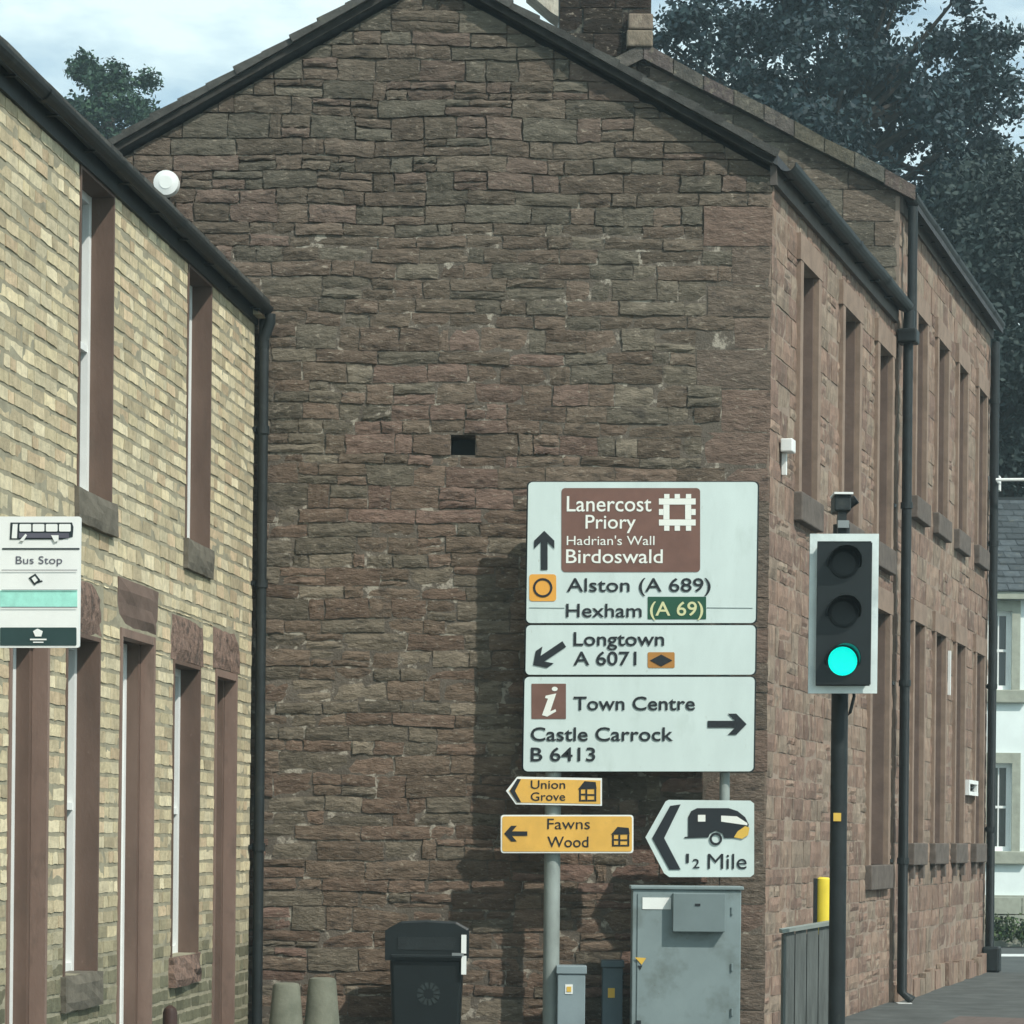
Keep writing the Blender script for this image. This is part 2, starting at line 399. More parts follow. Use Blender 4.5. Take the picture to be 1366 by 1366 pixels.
for (a, b) in zip(kerb_pts, kerb_pts[1:]):
    a, b = Vector((*a, 0)), Vector((*b, 0)); d = (b - a).normalized(); nn = Vector((d.y, -d.x, 0))
    ln = (b - a).length; k = int(ln / .9)
    for i in range(k):
        p, q = a + d * (i * ln / k + .006), a + d * ((i + 1) * ln / k - .006)
        m.box8([p + nn * .003 - Vector((0, 0, .18)), q + nn * .003 - Vector((0, 0, .18)), q + nn * .13 - Vector((0, 0, .18)), p + nn * .13 - Vector((0, 0, .18)),
                p + nn * .003 + Vector((0, 0, .003)), q + nn * .003 + Vector((0, 0, .003)), q + nn * .13 - Vector((0, 0, .004)), p + nn * .13 - Vector((0, 0, .004))])
tag(m.build('kerb', KERB), kind='structure')
m = MB()
rr = random.Random(5)
for i in range(6):
    for j in range(3):
        a, b = .4 + i * .41, 1.42 + j * .1
p0 = ray(1366, 1352); 
for i in range(8):
    for j in range(4):
        s0_, n0_ = 1.4 + i * .405, 1.08 + j * .2
        q = [RF(s0_, n0_, .005), RF(s0_ + .395, n0_, .005), RF(s0_ + .395, n0_ + .195, .005), RF(s0_, n0_ + .195, .005)]
        m.prism(q, (0, 0, -.03))
tag(m.build('red_paving', REDT), kind='structure')
m = MB()
for (x0, y0, x1, y1) in ((1331, 1276, 1366, 1273),):
    p, q = ray(x0, y0), ray(x1, y1); 
    p = Vector((p.x, 1, p.z)) * ((EYE + .11) / -p.z); q = Vector((q.x, 1, q.z)) * ((EYE + .11) / -q.z)
    m.add([(p.x, p.y, -.108), (q.x + 6, q.y, -.108), (q.x + 6, q.y + 1.0, -.108), (p.x, p.y + 1.0, -.108)], [(0, 1, 2, 3)])
tag(m.build('road_marking', PAINT), kind='structure')
p = ray(1198, 1339); t = EYE / -p.z
MB().box((p.x * t, t, .0), (p.x * t + .16, t + .2, .006)).build('utility_mark', PAINT)
tag(bpy.data.objects['utility_mark'], kind='structure')

# ---------------------------------------------------------------- corner house: gable and side street facade
rnd = random.Random(11)
house = thing('corner_house', 'dark red sandstone house behind the road signs, its rubble gable facing the camera', 'house', (-.7, 27, 0))
eR = P(1031, 203, 23.88); pk = P(575, -52, 23.88); eL = P(136, 197, 23.88)
XL = eL.x + .12
slR = (pk.z - eR.z) / (eR.x - pk.x); slL = (pk.z - eL.z) / (pk.x - eL.x)
TH = .13
planesG = [(slR, 1, pk.z + slR * pk.x - TH - .02), (-slL, 1, pk.z - slL * pk.x - TH - .02)]
h0 = GA.on(601, 607); h1 = GA.on(634, 580); hole = (h0[0], h1[0], h0[1], h1[1])
zE = 7.2
gw = backing(GA, XL, XC - .03, 0, zE, [hole], n0=-.007)
for n in (-.022, -.32):
    gw.add([GA(XL, n, zE), GA(XC - .03, n, zE), GA(XC - .03, n, pk.z + slR * (pk.x - XC) - TH - .02), GA(pk.x, n, pk.z - TH - .02), GA(XL, n, pk.z - slL * (pk.x - XL) - TH - .02)], [(0, 1, 2, 3, 4)])
gwall = gw.build('gable_wall', GMO, house)
def gcol(w, r):
    k = noise.noise(Vector((w.x * .45, 3, w.z * .45))) + r.uniform(-.55, .55)
    hi = min(1, max(0, (w.z - 4) / 4))
    if k > .5: c = (.225, .15, .118)
    elif k > .15: c = (.205, .145, .108)
    elif k > -.2: c = (.19, .142, .105)
    elif k > -.5: c = (.18, .152, .115)
    else: c = (.24, .20, .15)
    g = .84 * r.uniform(.8, 1.2) * (1 - .12 * hi); t = hi * .35
    return tuple(g * (c[i] * (1 - t) + (.16, .162, .135)[i] * t) for i in range(3))
quoins = []; z_ = .0; q_i = 0
while z_ < 7.45:
    h_ = rnd.uniform(.24, .38); quoins.append((XC - (.62 if q_i % 2 else .36) - rnd.uniform(-.06, .08), XC + .02, z_, z_ + h_)); z_ += h_; q_i += 1
pol = masonry(GA, XL, XC, 0, pk.z, (.10, .21), (.18, .62), [hole], rnd, .012, planesG, split=.3, wave=.035, soft=quoins)
qpol = [[(a + .006, c + .006), (XC, c + .006), (XC, d - .006), (a + .006, d - .006)] for a, b, c, d in quoins]
lay(GA, qpol, gwall, 'quoin', GST, lambda w, r: r.choice([(.17, .13, .102), (.155, .122, .097), (.185, .132, .104), (.15, .12, .094)]), rnd, proud=(.0, .012), rough=.004, gx=4, gz=3, wob=.01)
pol = [p for p in pol if not (p[0][0] < -2.75 and p[0][1] < 5.8)]
lay(GA, pol, gwall, 'stone', GST, gcol, rnd, proud=(-.004, .016), rough=.008, gx=5, gz=3, wob=.018, edge=.005)
MB().fbox(GA, hole[0] + .002, hole[1] - .002, -.31, -.30, hole[2] + .002, hole[3] - .002).build('wall_hole_back', IRON, house)
# side facade
LEN1 = RF.on(1192, 800)[0]
def opR(x0, x1, z0, z1, fr=RF): return (fr.on(x0, 900)[0], fr.on(x1, 900)[0], z0, z1)
up = [opR(1062, 1083, 5.06, 7.22), opR(1119, 1139, 5.06, 7.22), opR(1166, 1183, 5.06, 7.22)]
lo = [opR(1160, 1183, 1.56, 4.35)]
EAVE1 = 7.72
side = backing(RF, .0, LEN1, 0, EAVE1, up + lo, n0=-.010).build('side_wall', RMO, house)
def rcol(w, r):
    c = r.choice([(.275, .188, .145), (.26, .178, .136), (.285, .205, .155), (.22, .15, .118), (.275, .215, .165)])
    g = r.uniform(.82, 1.1); return tuple(x * g for x in c)
pol = masonry(RF, 0, LEN1, 0, EAVE1, (.14, .28), (.22, .6), up + lo, rnd, .013, split=.2)
lay(RF, pol, side, 'stone', RST, rcol, rnd, proud=(-.003, .007), rough=.004, gx=4, gz=2, wob=.012)
def stone_window(fr, o, parent, sill_h=.27, depth=.2, brackets=False, margin=.13):
    a, b, c, d = o
    mm = MB()
    MB().fbox(fr, a - margin, a + .004, -.02, .035, c, d).build('margin_stone', MARG, parent)
    MB().fbox(fr, b - .004, b + margin, -.02, .035, c, d).build('margin_stone', MARG, parent)
    MB().fbox(fr, a - margin - .04, b + margin + .04, -.02, .04, d - .004, d + .24).build('lintel', MARG, parent)
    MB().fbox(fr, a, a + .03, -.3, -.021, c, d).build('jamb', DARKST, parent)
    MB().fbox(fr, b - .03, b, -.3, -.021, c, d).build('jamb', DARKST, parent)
    MB().fbox(fr, a - .15, b + .15, -.28, .075, c - sill_h, c).build('sill', RSILL, parent, bevel=.012)
    if brackets:
        for s in (a - .06, b - .06): MB().fbox(fr, s, s + .12, -.02, .055, c - sill_h - .16, c - sill_h - .003).build('bracket', RSILL, parent)
    sash(fr, a + .03, b - .03, c, d, depth, parent, frame=.04)
for o in up + lo: stone_window(RF, o, house, brackets=False)
# roof of the corner house
def slate_col(r): g = r.uniform(.65, 1.25); return (.068 * g, .068 * g, .062 * g)
def roof_slab(par, y0, y1, e1, pk_, e2, th, org):
    m = MB(); off = lambda p, y: Vector((p.x + (y - org) * dR.x / dR.y, y, p.z))
    for a in (e1, e2):
        q = [off(a, y0), off(pk_, y0), off(pk_, y1), off(a, y1)]
        lowr = [p - Vector((0, 0, th)) for p in q]
        m.box8(lowr + q, (.055, .06, .065))
    return m.build('roof', SLATE, par)
Y2 = RF(LEN1, 0, 0).y
eave_tip = Vector((eR.x + .04, eR.y, eR.z - .04 * slR))
roof1 = roof_slab(house, 23.90, Y2 - .01, eave_tip, pk, Vector((eL.x - .3, eL.y, eL.z - .3 * slL)), .09, 23.88)
rs = random.Random(3)
for (a, b) in ((eave_tip, pk), (Vector((eL.x - .3, eL.y, eL.z - .3 * slL)), pk)):
    d = (b - a); ln = d.length; d.normalize(); n = int(ln / .27); up_ = Vector((-d.z, 0, d.x)); up_ = up_ if up_.z > 0 else -up_
    for i in range(n):
        g = slate_col(rs); f0 = i * ln / n; f1 = (i + 1) * ln / n + .02
        lift = .012 + rs.uniform(0, .012)
        p = [a + d * f0 + up_ * (-.03 + .0), a + d * f1 + up_ * (-.03), a + d * f1 + up_ * (lift + .004), a + d * f0 + up_ * (lift + .024)]
        y = rs.uniform(-.05, -.01)
        MB().prism([q + Vector((0, y, 0)) for q in p], (0, .45, 0), g).build('verge_slate', SLATE, roof1)
    q0, q1 = a - up_ * .085, b - up_ * .085
    MB().prism([q0 + Vector((0, .02, 0)), q1 + Vector((0, .02, 0)), q1 + up_ * .05 + Vector((0, .02, 0)), q0 + up_ * .05 + Vector((0, .02, 0))], (0, .08, 0)).build('verge_board', VERGE, roof1)
def gutter(fr, s0, s1, n, z, par, r=.075, fas=True, fh=.2, fm=None):
    m = MB(); seg = 8; g_ = random.Random(int(s1 * 10)); ns = max(2, int((s1 - s0) / .9)); st = [(s0 + (s1 - s0) * i / ns, g_.uniform(-.011, .006)) for i in range(ns + 1)]
    for (R_, flip) in ((r, 0), (r - .008, 1)):
        b = len(m.v)
        for s, dz in st:
            for k in range(seg + 1):
                t = pi + pi * k / seg; m.v.append(tuple(fr(s, n + R_ * cos(t), z + dz + R_ * sin(t))))
        for i in range(ns):
            for k in range(seg): q = b + i * (seg + 1) + k; m.f.append((q, q + 1, q + seg + 2, q + seg + 1))
    o = m.build('gutter', IRON, par)
    if fas:
        MB().fbox(fr, s0, s1, -.02, n - r - .004, z - fh, z + .04).build('fascia', fm or FASC, par)
    for i in range(int((s1 - s0) / .9)):
        s = s0 + .3 + i * .9
        if i % 2:
            u = MB(); b0 = [fr(s + .3, n + (r + .008) * cos(pi + pi * k / 8), z + (r + .008) * sin(pi + pi * k / 8)) for k in range(9)]; b1 = [p + fr.U * .07 for p in b0]; u.add(b0 + b1, [(k, k + 1, k + 10, k + 9) for k in range(8)]); u.build('gutter_union', IRON, o)
        MB().fbox(fr, s, s + .025, n - r - .02, n + .01, z - r - .012, z - r).build('gutter_bracket', IRON, o)
    return o
gz_ = EAVE1 + .12
gutter(RF, -.02, LEN1 - .12, .13, gz_, house, r=.085)
def downpipe(fr, s, n, z0, z1, par, r=.05, clips=(), shoe=True, name='downpipe'):
    pts = [fr(s, n, z1), fr(s, n, z0)]
    if shoe: pts.append(fr(s, n + .12, z0 - .09))
    o = MB().tube(pts, r, 14).build(name, IRON, par, smooth=True)
    for z in clips:
        m = MB().tube([fr(s, n, z - .035), fr(s, n, z + .035)], r + .012, 14)
        m.fbox(fr, s - .09, s + .09, -.005, .018, z - .02, z + .02); m.build('pipe_clip', IRON, o)
    return o
sD = LEN1 - .02
pd = downpipe(RF, sD, .14, .12, gz_ - .32, house, r=.056, clips=(1.6, 3.6, 5.6))
MB().tube([RF(sD, .15, gz_ - .05), RF(sD, .15, gz_ - .12), RF(sD, .14, gz_ - .3), RF(sD, .14, gz_ - .36)], .065, 12).build('swan_neck', IRON, pd, smooth=True)
m = MB(); m.fbox(RF, sD - .12, sD + .12, .03, .25, gz_ - .42, gz_ - .26); m.build('hopper', IRON, pd, bevel=.02)
# white box lamp on the street corner
p = RF.on(1040, 600)
t = thing('wall_lamp', 'small white box lamp fixed high on the street corner of the sandstone house', 'lamp', RF(p[0], 0, p[1] - .2))
MB().fbox(RF, p[0] - .02, p[0] + .14, .01, .12, p[1] - .02, p[1] + .1).build('lamp_head', WHITE, t, bevel=.01)
MB().fbox(RF, p[0] + .05, p[0] + .10, .01, .05, p[1] - .22, p[1] - .022).build('bracket', WHITE, t)

# ---------------------------------------------------------------- second, taller house down the side street
house2 = thing('tall_house', 'taller sandstone house beyond the corner house, with lichened gable coping and narrow windows', 'house', RF(LEN1 + 4, -3, 0))
LEN2 = RF.on(1315, 900)[0]
R2 = Frame(RF(0, .03, 0), RF.U, RF.N)
tops = [(1213, 1226), (1242, 1255), (1270, 1281), (1297, 1307)]
up2 = [opR(a, b, 5.85, 8.0) for a, b in tops]; lo2 = [opR(a, b, 1.80, 4.4) for a, b in tops]
EAVE2 = 9.1
side2 = backing(R2, LEN1 + .02, LEN2, 0, EAVE2, up2 + lo2, n0=-.010).build('side_wall', RMO, house2)
pol = masonry(R2, LEN1 + .02, LEN2, .0, EAVE2, (.2, .32), (.3, .7), up2 + lo2, rnd, .014, split=.1)
lay(R2, pol, side2, 'stone', RST, rcol, rnd, proud=(-.003, .008), rough=.005, gx=3, gz=2, wob=.01)
for o in up2: stone_window(R2, o, house2, sill_h=.26, margin=.11)
for o in lo2: stone_window(R2, o, house2, sill_h=.26, brackets=True, margin=.11)
D2 = Y2 + .02
G2 = Frame((0, D2, 0), (1, 0, 0), (0, -1, 0))
c0 = P(1213, 243, D2 - .06); c1 = P(858, 60, D2 - .06); sl2 = (c1.z - c0.z) / (c0.x - c1.x); xl2 = c1.x - (c0.x - c1.x)
xr2 = R2(LEN1 + .02, 0, 0).x
pl2 = [(sl2, 1, c1.z + sl2 * c1.x - .17), (-sl2, 1, c1.z - sl2 * c1.x - .17)]
g2 = backing(G2, xl2, xr2 - .02, 0, 8.6, [])
for n in (-.022, -.32): g2.add([G2(xl2, n, 8.6), G2(xr2 - .02, n, 8.6), G2(xr2 - .02, n, c1.z - sl2 * (xr2 - c1.x) - .17), G2(c1.x, n, c1.z - .17), G2(xl2, n, c1.z - .17 - sl2 * (c1.x - xl2))], [(0, 1, 2, 3, 4)])
gw2 = g2.build('gable_wall', GMO, house2)
pol = masonry(G2, c1.x - 1.2, xr2, 6.6, c1.z, (.2, .36), (.3, .8), [], rnd, .014, pl2)
lay(G2, pol, gw2, 'stone', GST, gcol, rnd, proud=(-.004, .012), rough=.008, wob=.012)
cp = c1 - c0; n = 9
for sgn, cnt in ((1, 9), (-1, 3)):
    for i in range(cnt):
        a = Vector((c1.x + sgn * (c0.x - c1.x + .06) * i / 9, 0, c1.z - (c1.z - c0.z + .03) * i / 9)); b = Vector((c1.x + sgn * (c0.x - c1.x + .06) * (i + 1) / 9, 0, c1.z - (c1.z - c0.z + .03) * (i + 1) / 9))
        d = (b - a) * .003; a += d; b -= d; j = rs.uniform(-.012, .012)
        m = MB().prism([Vector((q.x, D2 - .1, q.z + k + j)) for q, k in ((a, -.16), (b, -.16), (b, rs.uniform(-.015, .015)), (a, rs.uniform(-.015, .015)))], (0, .5, 0), tuple(q_ * rs.uniform(.9, 1.1) for q_ in (.10, .09, .075))); m.build('coping_stone', COPE, house2, bevel=.006)
# roof slab of the taller house
Y3 = R2(LEN2, 0, 0).y
roof_slab(house2, D2 + .2, Y3, Vector((c0.x + .08, c0.y, c0.z - .08 * sl2 - .12)), c1 - Vector((0, 0, .1)), Vector((xl2 - .2, c0.y, c0.z - .2 * sl2 - .12)), .1, D2)
gutter(R2, LEN1 + .05, LEN2 + .05, .11, EAVE2 + .02, house2, r=.08)
pe = downpipe(R2, LEN2 - .22, .09, .15, EAVE2 - .28, house2, r=.06, clips=(2, 4, 6, 8))
pe2 = downpipe(R2, LEN1 + .16, .12, gz_ - .3, EAVE2 - .1, house2, r=.055, shoe=False)
MB().fbox(R2, LEN2 - .34, LEN2 - .08, .0, .24, -.0, .36).build('drain_block', IRON, house2, bevel=.03)
m = MB()
for i in range(16):
    s_ = LEN1 + .1 + i * (LEN2 - LEN1 - .5) / 16; m.fbox(R2, s_, s_ + .45 + rs.uniform(-.1, .04), .0, .05 + rs.uniform(0, .04), -.02, rs.uniform(.14, .3), rcol(None, rs))
o_ = m.build('plinth_stones', RST, house2); o_['kind'] = 'stuff'
# chimney on its gable apex
chx0, chx1 = P(746, 40, D2 + .1).x, P(868, 40, D2 + .1).x; cz = c1.z - .35
ch = MB().box((chx0, D2 + .02, cz), (chx1, D2 + 1.0, cz + 2.6), (.05, .05, .045)).build('chimney', COPE, house2)
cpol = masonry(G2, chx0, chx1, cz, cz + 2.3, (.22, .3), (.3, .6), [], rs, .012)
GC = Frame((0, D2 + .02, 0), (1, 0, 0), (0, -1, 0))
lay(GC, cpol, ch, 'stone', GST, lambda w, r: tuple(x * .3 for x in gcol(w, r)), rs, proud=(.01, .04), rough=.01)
MB().box((chx0 - .08, D2 - .06, cz + 2.3), (chx1 + .08, D2 + 1.08, cz + 2.5), (.09, .09, .08)).build('cap', COPE, ch, bevel=.02)
x0, x1 = P(836, 40, D2 - .1).x, P(871, 40, D2 - .1).x
for (za, zb, col) in ((66, 44, (.20, .165, .125)), (43, 22, (.2, .16, .125))):
    MB().box((x0 + rs.uniform(0, .06), D2 - .13, P(850, za, D2).z), (x1, D2 + .1, P(850, zb, D2).z), col).build('quoin', RST, ch, bevel=.02)  # pale blocks: sunlit right edge of the stack put into the stone colour
p0, p1 = P(706, 0, D2 - .2), P(745, 21, D2 - .2)
# pale slab on the corner house ridge, cut by the top of the frame
MB().prism([P(702, -12, 25.2), P(745, -12, 25.2), P(745, 22, 25.2), P(735, 16, 25.2)], (0, .35, 0), (.5, .46, .38)).build('ridge_slab', RST, house)
# vent and cable trunking on the tall house
a = R2.on(1285, 1040); b = R2.on(1297, 1062)
t = thing('wall_vent', 'small square white vent low on the tall house facade', 'vent', R2(a[0], 0, b[1]))
mm = MB(); fw = .05
s0_, s1_, z0_, z1_ = a[0], b[0], b[1], a[1]
mm.fbox(R2, s0_, s1_, .01, .08, z0_, z0_ + fw); mm.fbox(R2, s0_, s1_, .01, .08, z1_ - fw, z1_)
mm.fbox(R2, s0_, s0_ + .1, .01, .078, z0_ + fw, z1_ - fw); mm.fbox(R2, s1_ - .1, s1_, .01, .078, z0_ + fw, z1_ - fw); mm.build('vent_frame', WHITE, t)
for i in range(3): MB().fbox(R2, s0_ + .1, s1_ - .1, .01, .04, z0_ + fw + .01 + i * .04, z0_ + fw + .02 + i * .04).build('louvre', IRON, t)
a = R2.on(1264, 868); b = R2.on(1266, 928)
tag(MB().fbox(R2, a[0], a[0] + .05, .005, .04, b[1], a[1]).build('cable_cover', WHITE), 'narrow white upright cover strip between the lower windows of the tall house', 'cable cover')

# ---------------------------------------------------------------- yellow brick house on the left
rb = random.Random(21)
bh = thing('brick_house', 'buff yellow brick terraced house on the left with brown painted openings', 'house', LF(5, -2, 0))
def sL(x): return LF.on(x, 1000)[0]
def opL(x0, x1, z0, z1): return (sL(x1), sL(x0), z0, z1)
LT = 16.0
wins_u = [opL(100, 146, 4.15, 6.34), opL(245, 277, 4.15, 6.34)]
wins_l = [opL(88, 133, .86, 3.18), opL(231, 267, .86, 3.18)]
doors = [opL(12, 65, 0, 3.2), opL(160, 206, 0, 3.3), opL(287, 316, 0, 3.2)]
EL = 6.38
allo = wins_u + wins_l + doors
def lint(o, h=.36, e=.09): return (o[0] - e, o[1] + e, o[3], o[3] + h)
lts = [lint(o) for o in wins_l + doors]
sls = [(o[0] - .05, o[1] + .05, o[2] - .235, o[2]) for o in wins_u + wins_l]
fac = backing(LF, -.0, LT, 0, EL, allo, n0=-.008).build('facade_wall', BMO, bh)
def bcol(w, r):
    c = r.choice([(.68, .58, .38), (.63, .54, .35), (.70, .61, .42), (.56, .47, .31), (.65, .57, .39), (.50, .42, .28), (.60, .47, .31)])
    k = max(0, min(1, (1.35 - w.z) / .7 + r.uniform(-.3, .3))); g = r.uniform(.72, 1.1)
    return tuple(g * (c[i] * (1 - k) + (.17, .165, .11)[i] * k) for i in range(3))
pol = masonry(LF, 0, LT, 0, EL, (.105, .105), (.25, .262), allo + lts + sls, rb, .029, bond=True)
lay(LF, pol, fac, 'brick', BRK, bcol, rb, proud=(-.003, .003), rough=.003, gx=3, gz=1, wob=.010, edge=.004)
def rough_block(fr, o, n0, n1, name, mat, par, k=.012):
    vs, fs = stone_geo(fr, [(o[0], o[2]), (o[1], o[2]), (o[1], o[3]), (o[0], o[3])], n1, k, rb, 5, 4, back=n0, wob=.012, edge=.012)
    return MB().add(vs, fs).build(name, mat, par)
for o in wins_l + doors:
    q = lint(o); rough_block(LF, (q[0] + .006, q[1] - .006, q[2] + .004, q[3] - .006), -.25, .01, 'lintel', RED if o is not doors[1] else DARKST, bh, .016)
for i, o in enumerate(sls):
    m_ = RED if i == 3 else SILL
    if i == 3: rough_block(LF, (o[0], o[1], o[2], o[3]), -.2, .045, 'sill', RED, bh, .03)
    else: rough_block(LF, (o[0], o[1], o[2], o[3]), -.2, .045, 'sill', SILL, bh, .009)
for o in wins_u + wins_l:
    a, b, c_, d = o
    MB().fbox(LF, a, a + .03, -.30, .003, c_ + .001, d).build('jamb', PJ, bh)
    MB().fbox(LF, b - .03, b, -.30, .003, c_ + .001, d).build('jamb', PJ, bh)
    MB().fbox(LF, a + .03, b - .03, -.30, .001, d - .03, d).build('window_head', PJ, bh)
    sash(LF, a + .03, b - .03, c_, d - .03, .16, bh, frame=.06, mid=False)
for k, o in enumerate(doors):
    a, b, c_, d = o
    for s in (0, 1):
        q0, q1 = (a, a + .05) if s == 0 else (b - .05, b)
        MB().fbox(LF, q0, q1, -.10, .004, c_, d).build('jamb', PJ2, bh)  # outer jamb in a lighter tone than the inner one
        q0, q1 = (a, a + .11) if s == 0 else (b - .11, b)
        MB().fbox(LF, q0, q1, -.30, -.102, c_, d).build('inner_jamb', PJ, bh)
    MB().fbox(LF, a + .05, b - .05, -.10, .002, d - .06, d).build('door_head', PJ2, bh)
    fm = MB(); fm.fbox(LF, a + .11, a + .17, -.25, -.19, c_, d - .06); fm.fbox(LF, b - .17, b - .11, -.25, -.19, c_, d - .06); fm.fbox(LF, a + .17, b - .17, -.25, -.192, d - .12, d - .06)
    fm.build('door_frame', WHITE, bh)
    dm = MB().fbox(LF, a + .17, b - .17, -.27, -.23, .03, d - .12); dr = dm.build('door', PJ if k != 1 else WHITE, bh)
    MB().fbox(LF, b - .27, b - .24, -.228, -.19, 1.0, 1.12).build('handle', ALU, dr)
    MB().fbox(LF, a, b, -.28, .06, -.02, .02 + .08).build('doorstep', SILL, bh)
# eaves and roof
gutter(LF, -.02, LT, .09, EL + .11, bh, r=.065, fh=.16, fm=IRON)  # dark fascia strip added to deepen the shade under the gutter
rr_ = MB(); e = lambda s, n, z: LF(s, n, z)
def rq(n, z, s): return LF(s, n, z)
m = MB().box8([rq(.1, EL + .04, -.05), rq(.1, EL + .04, LT), rq(-4.2, EL + 2.5, LT), rq(-4.2, EL + 2.5, -.05), rq(.1, EL + .13, -.05), rq(.1, EL + .13, LT), rq(-4.2, EL + 2.59, LT), rq(-4.2, EL + 2.59, -.05)], (.055, .06, .062))
rfl = m.build('roof', SLATE, bh)
for i in range(46):                                   # eaves slates
    s_ = -.04 + i * .3; g = slate_col(rb); dz = rb.uniform(0, .012)
    MB().box8([rq(.12, EL + .10 + dz, s_), rq(.12, EL + .10 + dz, s_ + .29), rq(-.25, EL + .42, s_ + .29), rq(-.25, EL + .42, s_), rq(.12, EL + .165 + dz, s_), rq(.12, EL + .165 + dz, s_ + .29), rq(-.25, EL + .47 + dz, s_ + .29), rq(-.25, EL + .47 + dz, s_)], g).build('eaves_slate', SLATE, rfl)
MB().fbox(LF, .0, .3, -8.4, -.33, 0, EL).build('end_wall', BMO, bh)
MB().fbox(LF, LT - .3, LT, -8.4, -.33, 0, EL).build('end_wall', BMO, bh)
MB().prism([LF(.02, .1, EL), LF(.02, -4.2, EL + 2.44), LF(.02, -8.4, EL)], LF.U * .2).build('gable_end', BMO, bh)
# downpipe at its far corner
downpipe(LF, -.03, .07, -.3, EL + .0, bh, r=.046, clips=(LF.on(330, 775)[1], LF.on(320, 1130)[1], 5.4), shoe=False)
MB().tube([LF(.0, .13, EL + .04), LF(-.0, .13, EL - .03), LF(-.03, .07, EL - .16), LF(-.03, .07, EL - .25)], .05, 12).build('swan_neck', IRON, bpy.data.objects['downpipe.003'] if 'downpipe.003' in bpy.data.objects else bh, smooth=True)

# ---------------------------------------------------------------- lamp on the gable
c_ = P(221, 243, 23.72)
t = thing('round_lamp', 'round white bulkhead lamp high on the left side of the sandstone gable', 'lamp', c_)
m = MB(); R_ = .115
prof = [(R_ * .55, .0), (R_ * .95, .01), (R_, .04), (R_, .09), (R_ * .8, .12)]
m.tube([c_ + Vector((0, d, .0)) for r_, d in prof], [r_ for r_, d in prof], 24).build('lamp_cover', WHITE, t, smooth=True)
MB().tube([c_ + Vector((0, -.004, 0)), c_ + Vector((0, .004, 0))], R_ * .5, 20).build('lens', STICK, t, smooth=True)
MB().tube([c_ + Vector((-.02, .1, -.02)), c_ + Vector((-.02, .285, -.06))], .035, 10).build('bracket', IRON, t)

# ---------------------------------------------------------------- signs
DS = 23.52
def sp(x, y, k=0): return P(x, y, DS - k * .004)
def poly(pts, k, mat, name, parent, th=.002):
    return MB().prism([sp(x, y, k) for x, y in pts], (0, th, 0)).build(name, mat, parent)
def rrect(x0, y0, x1, y1, r=6, sk=0):
    o = []
    for cx_, cy_, a0 in ((x1 - r, y0 + r, -90), (x1 - r, y1 - r, 0), (x0 + r, y1 - r, 90), (x0 + r, y0 + r, 180)):
        for i in range(5):
            t = radians(a0 + 22.5 * i); X, Y = cx_ + r * cos(t), cy_ + r * sin(t); o.append((X + sk * (y1 - Y), Y))
    return o
def glyphs(s, bold=.0):
    cu = bpy.data.curves.new('t', 'FONT'); cu.body = s; cu.offset = bold; cu.resolution_u = 4
    ob = bpy.data.objects.new('t', cu); COL.objects.link(ob); dg = bpy.context.evaluated_depsgraph_get(); dg.update()
    me = bpy.data.meshes.new_from_object(ob.evaluated_get(dg))
    v = [tuple(q.co[:2]) for q in me.vertices]; f = [tuple(q.vertices) for q in me.polygons]
    bpy.data.objects.remove(ob); bpy.data.curves.remove(cu); bpy.data.meshes.remove(me); return v, f
CAPH = max(v[1] for v in glyphs('H')[0])
def text(s, x0, x1, base, cap, mat, parent, k=2, bold=.012, at=None, name='lettering', sk=0.012):
    v, f = glyphs(s, bold); a = min(q[0] for q in v); b = max(q[0] for q in v); at = at or sp
    pts = [at(x0 + (q[0] - a) / (b - a) * (x1 - x0) + sk * (q[1] * cap / CAPH), base - q[1] * cap / CAPH, k) for q in v]
    return MB().add(pts, f).build(name, mat, parent)
def arrow(cx_, cy_, L_, w, hw, hl, ang):              # shaft towards the head at angle (0 = right)
    pts = [(-L_ / 2, -w / 2), (L_ / 2 - hl * .62, -w / 2), (L_ / 2 - hl, -hw / 2), (L_ / 2 - hl * .55, -hw / 2), (L_ / 2, 0), (L_ / 2 - hl * .55, hw / 2), (L_ / 2 - hl, hw / 2), (L_ / 2 - hl * .62, w / 2), (-L_ / 2, w / 2)]
    t = radians(ang); return [(cx_ + x * cos(t) - y * sin(t), cy_ + x * sin(t) + y * cos(t)) for x, y in pts]
ds = thing('direction_sign', 'big white three panel direction sign for Alston, Longtown and Town Centre', 'road sign', P(735, 1117, 23.62) * 1)
ds.location.z = 0; WO[ds.name] = Vector(ds.location)
def panel(x0, y0, x1, y1, name='panel'):
    pn = MB().prism([sp(x, y, 0) for x, y in rrect(x0, y0, x1, y1, 6, .015)], (0, .02, 0)).build(name, SIGNW, ds)
    MB().prism([sp(x, y, -6) for x, y in rrect(x0 - 2, y0 - 1, x1 + 2, y1 + 1, 6, .015)], (0, .01, 0)).build('backing_rail', IRON, pn)
    return pn
p1_ = panel(702, 643, 1008, 831)
p2_ = panel(701, 834, 1007, 900)
p3_ = panel(698, 903, 1005, 1029)
br = poly(rrect(749, 651, 934, 763, 5), 1, SIGNBR, 'brown_patch', p1_)
text('Lanercost', 756, 869, 682, 20, LETTW, p1_, bold=.006); text('Priory', 781, 848, 705, 18, LETTW, p1_, bold=.006)
text("Hadrian's Wall", 756, 873, 727, 12, LETTW, p1_, bold=.0); text('Birdoswald', 755, 884, 751, 18, LETTW, p1_, bold=.006)
mm = MB()                                             # notched square symbol
def bar(x0, y0, x1, y1, k=2): mm.prism([sp(x, y, k) for x, y in ((x0, y0), (x1, y0), (x1, y1), (x0, y1))], (0, .002, 0))
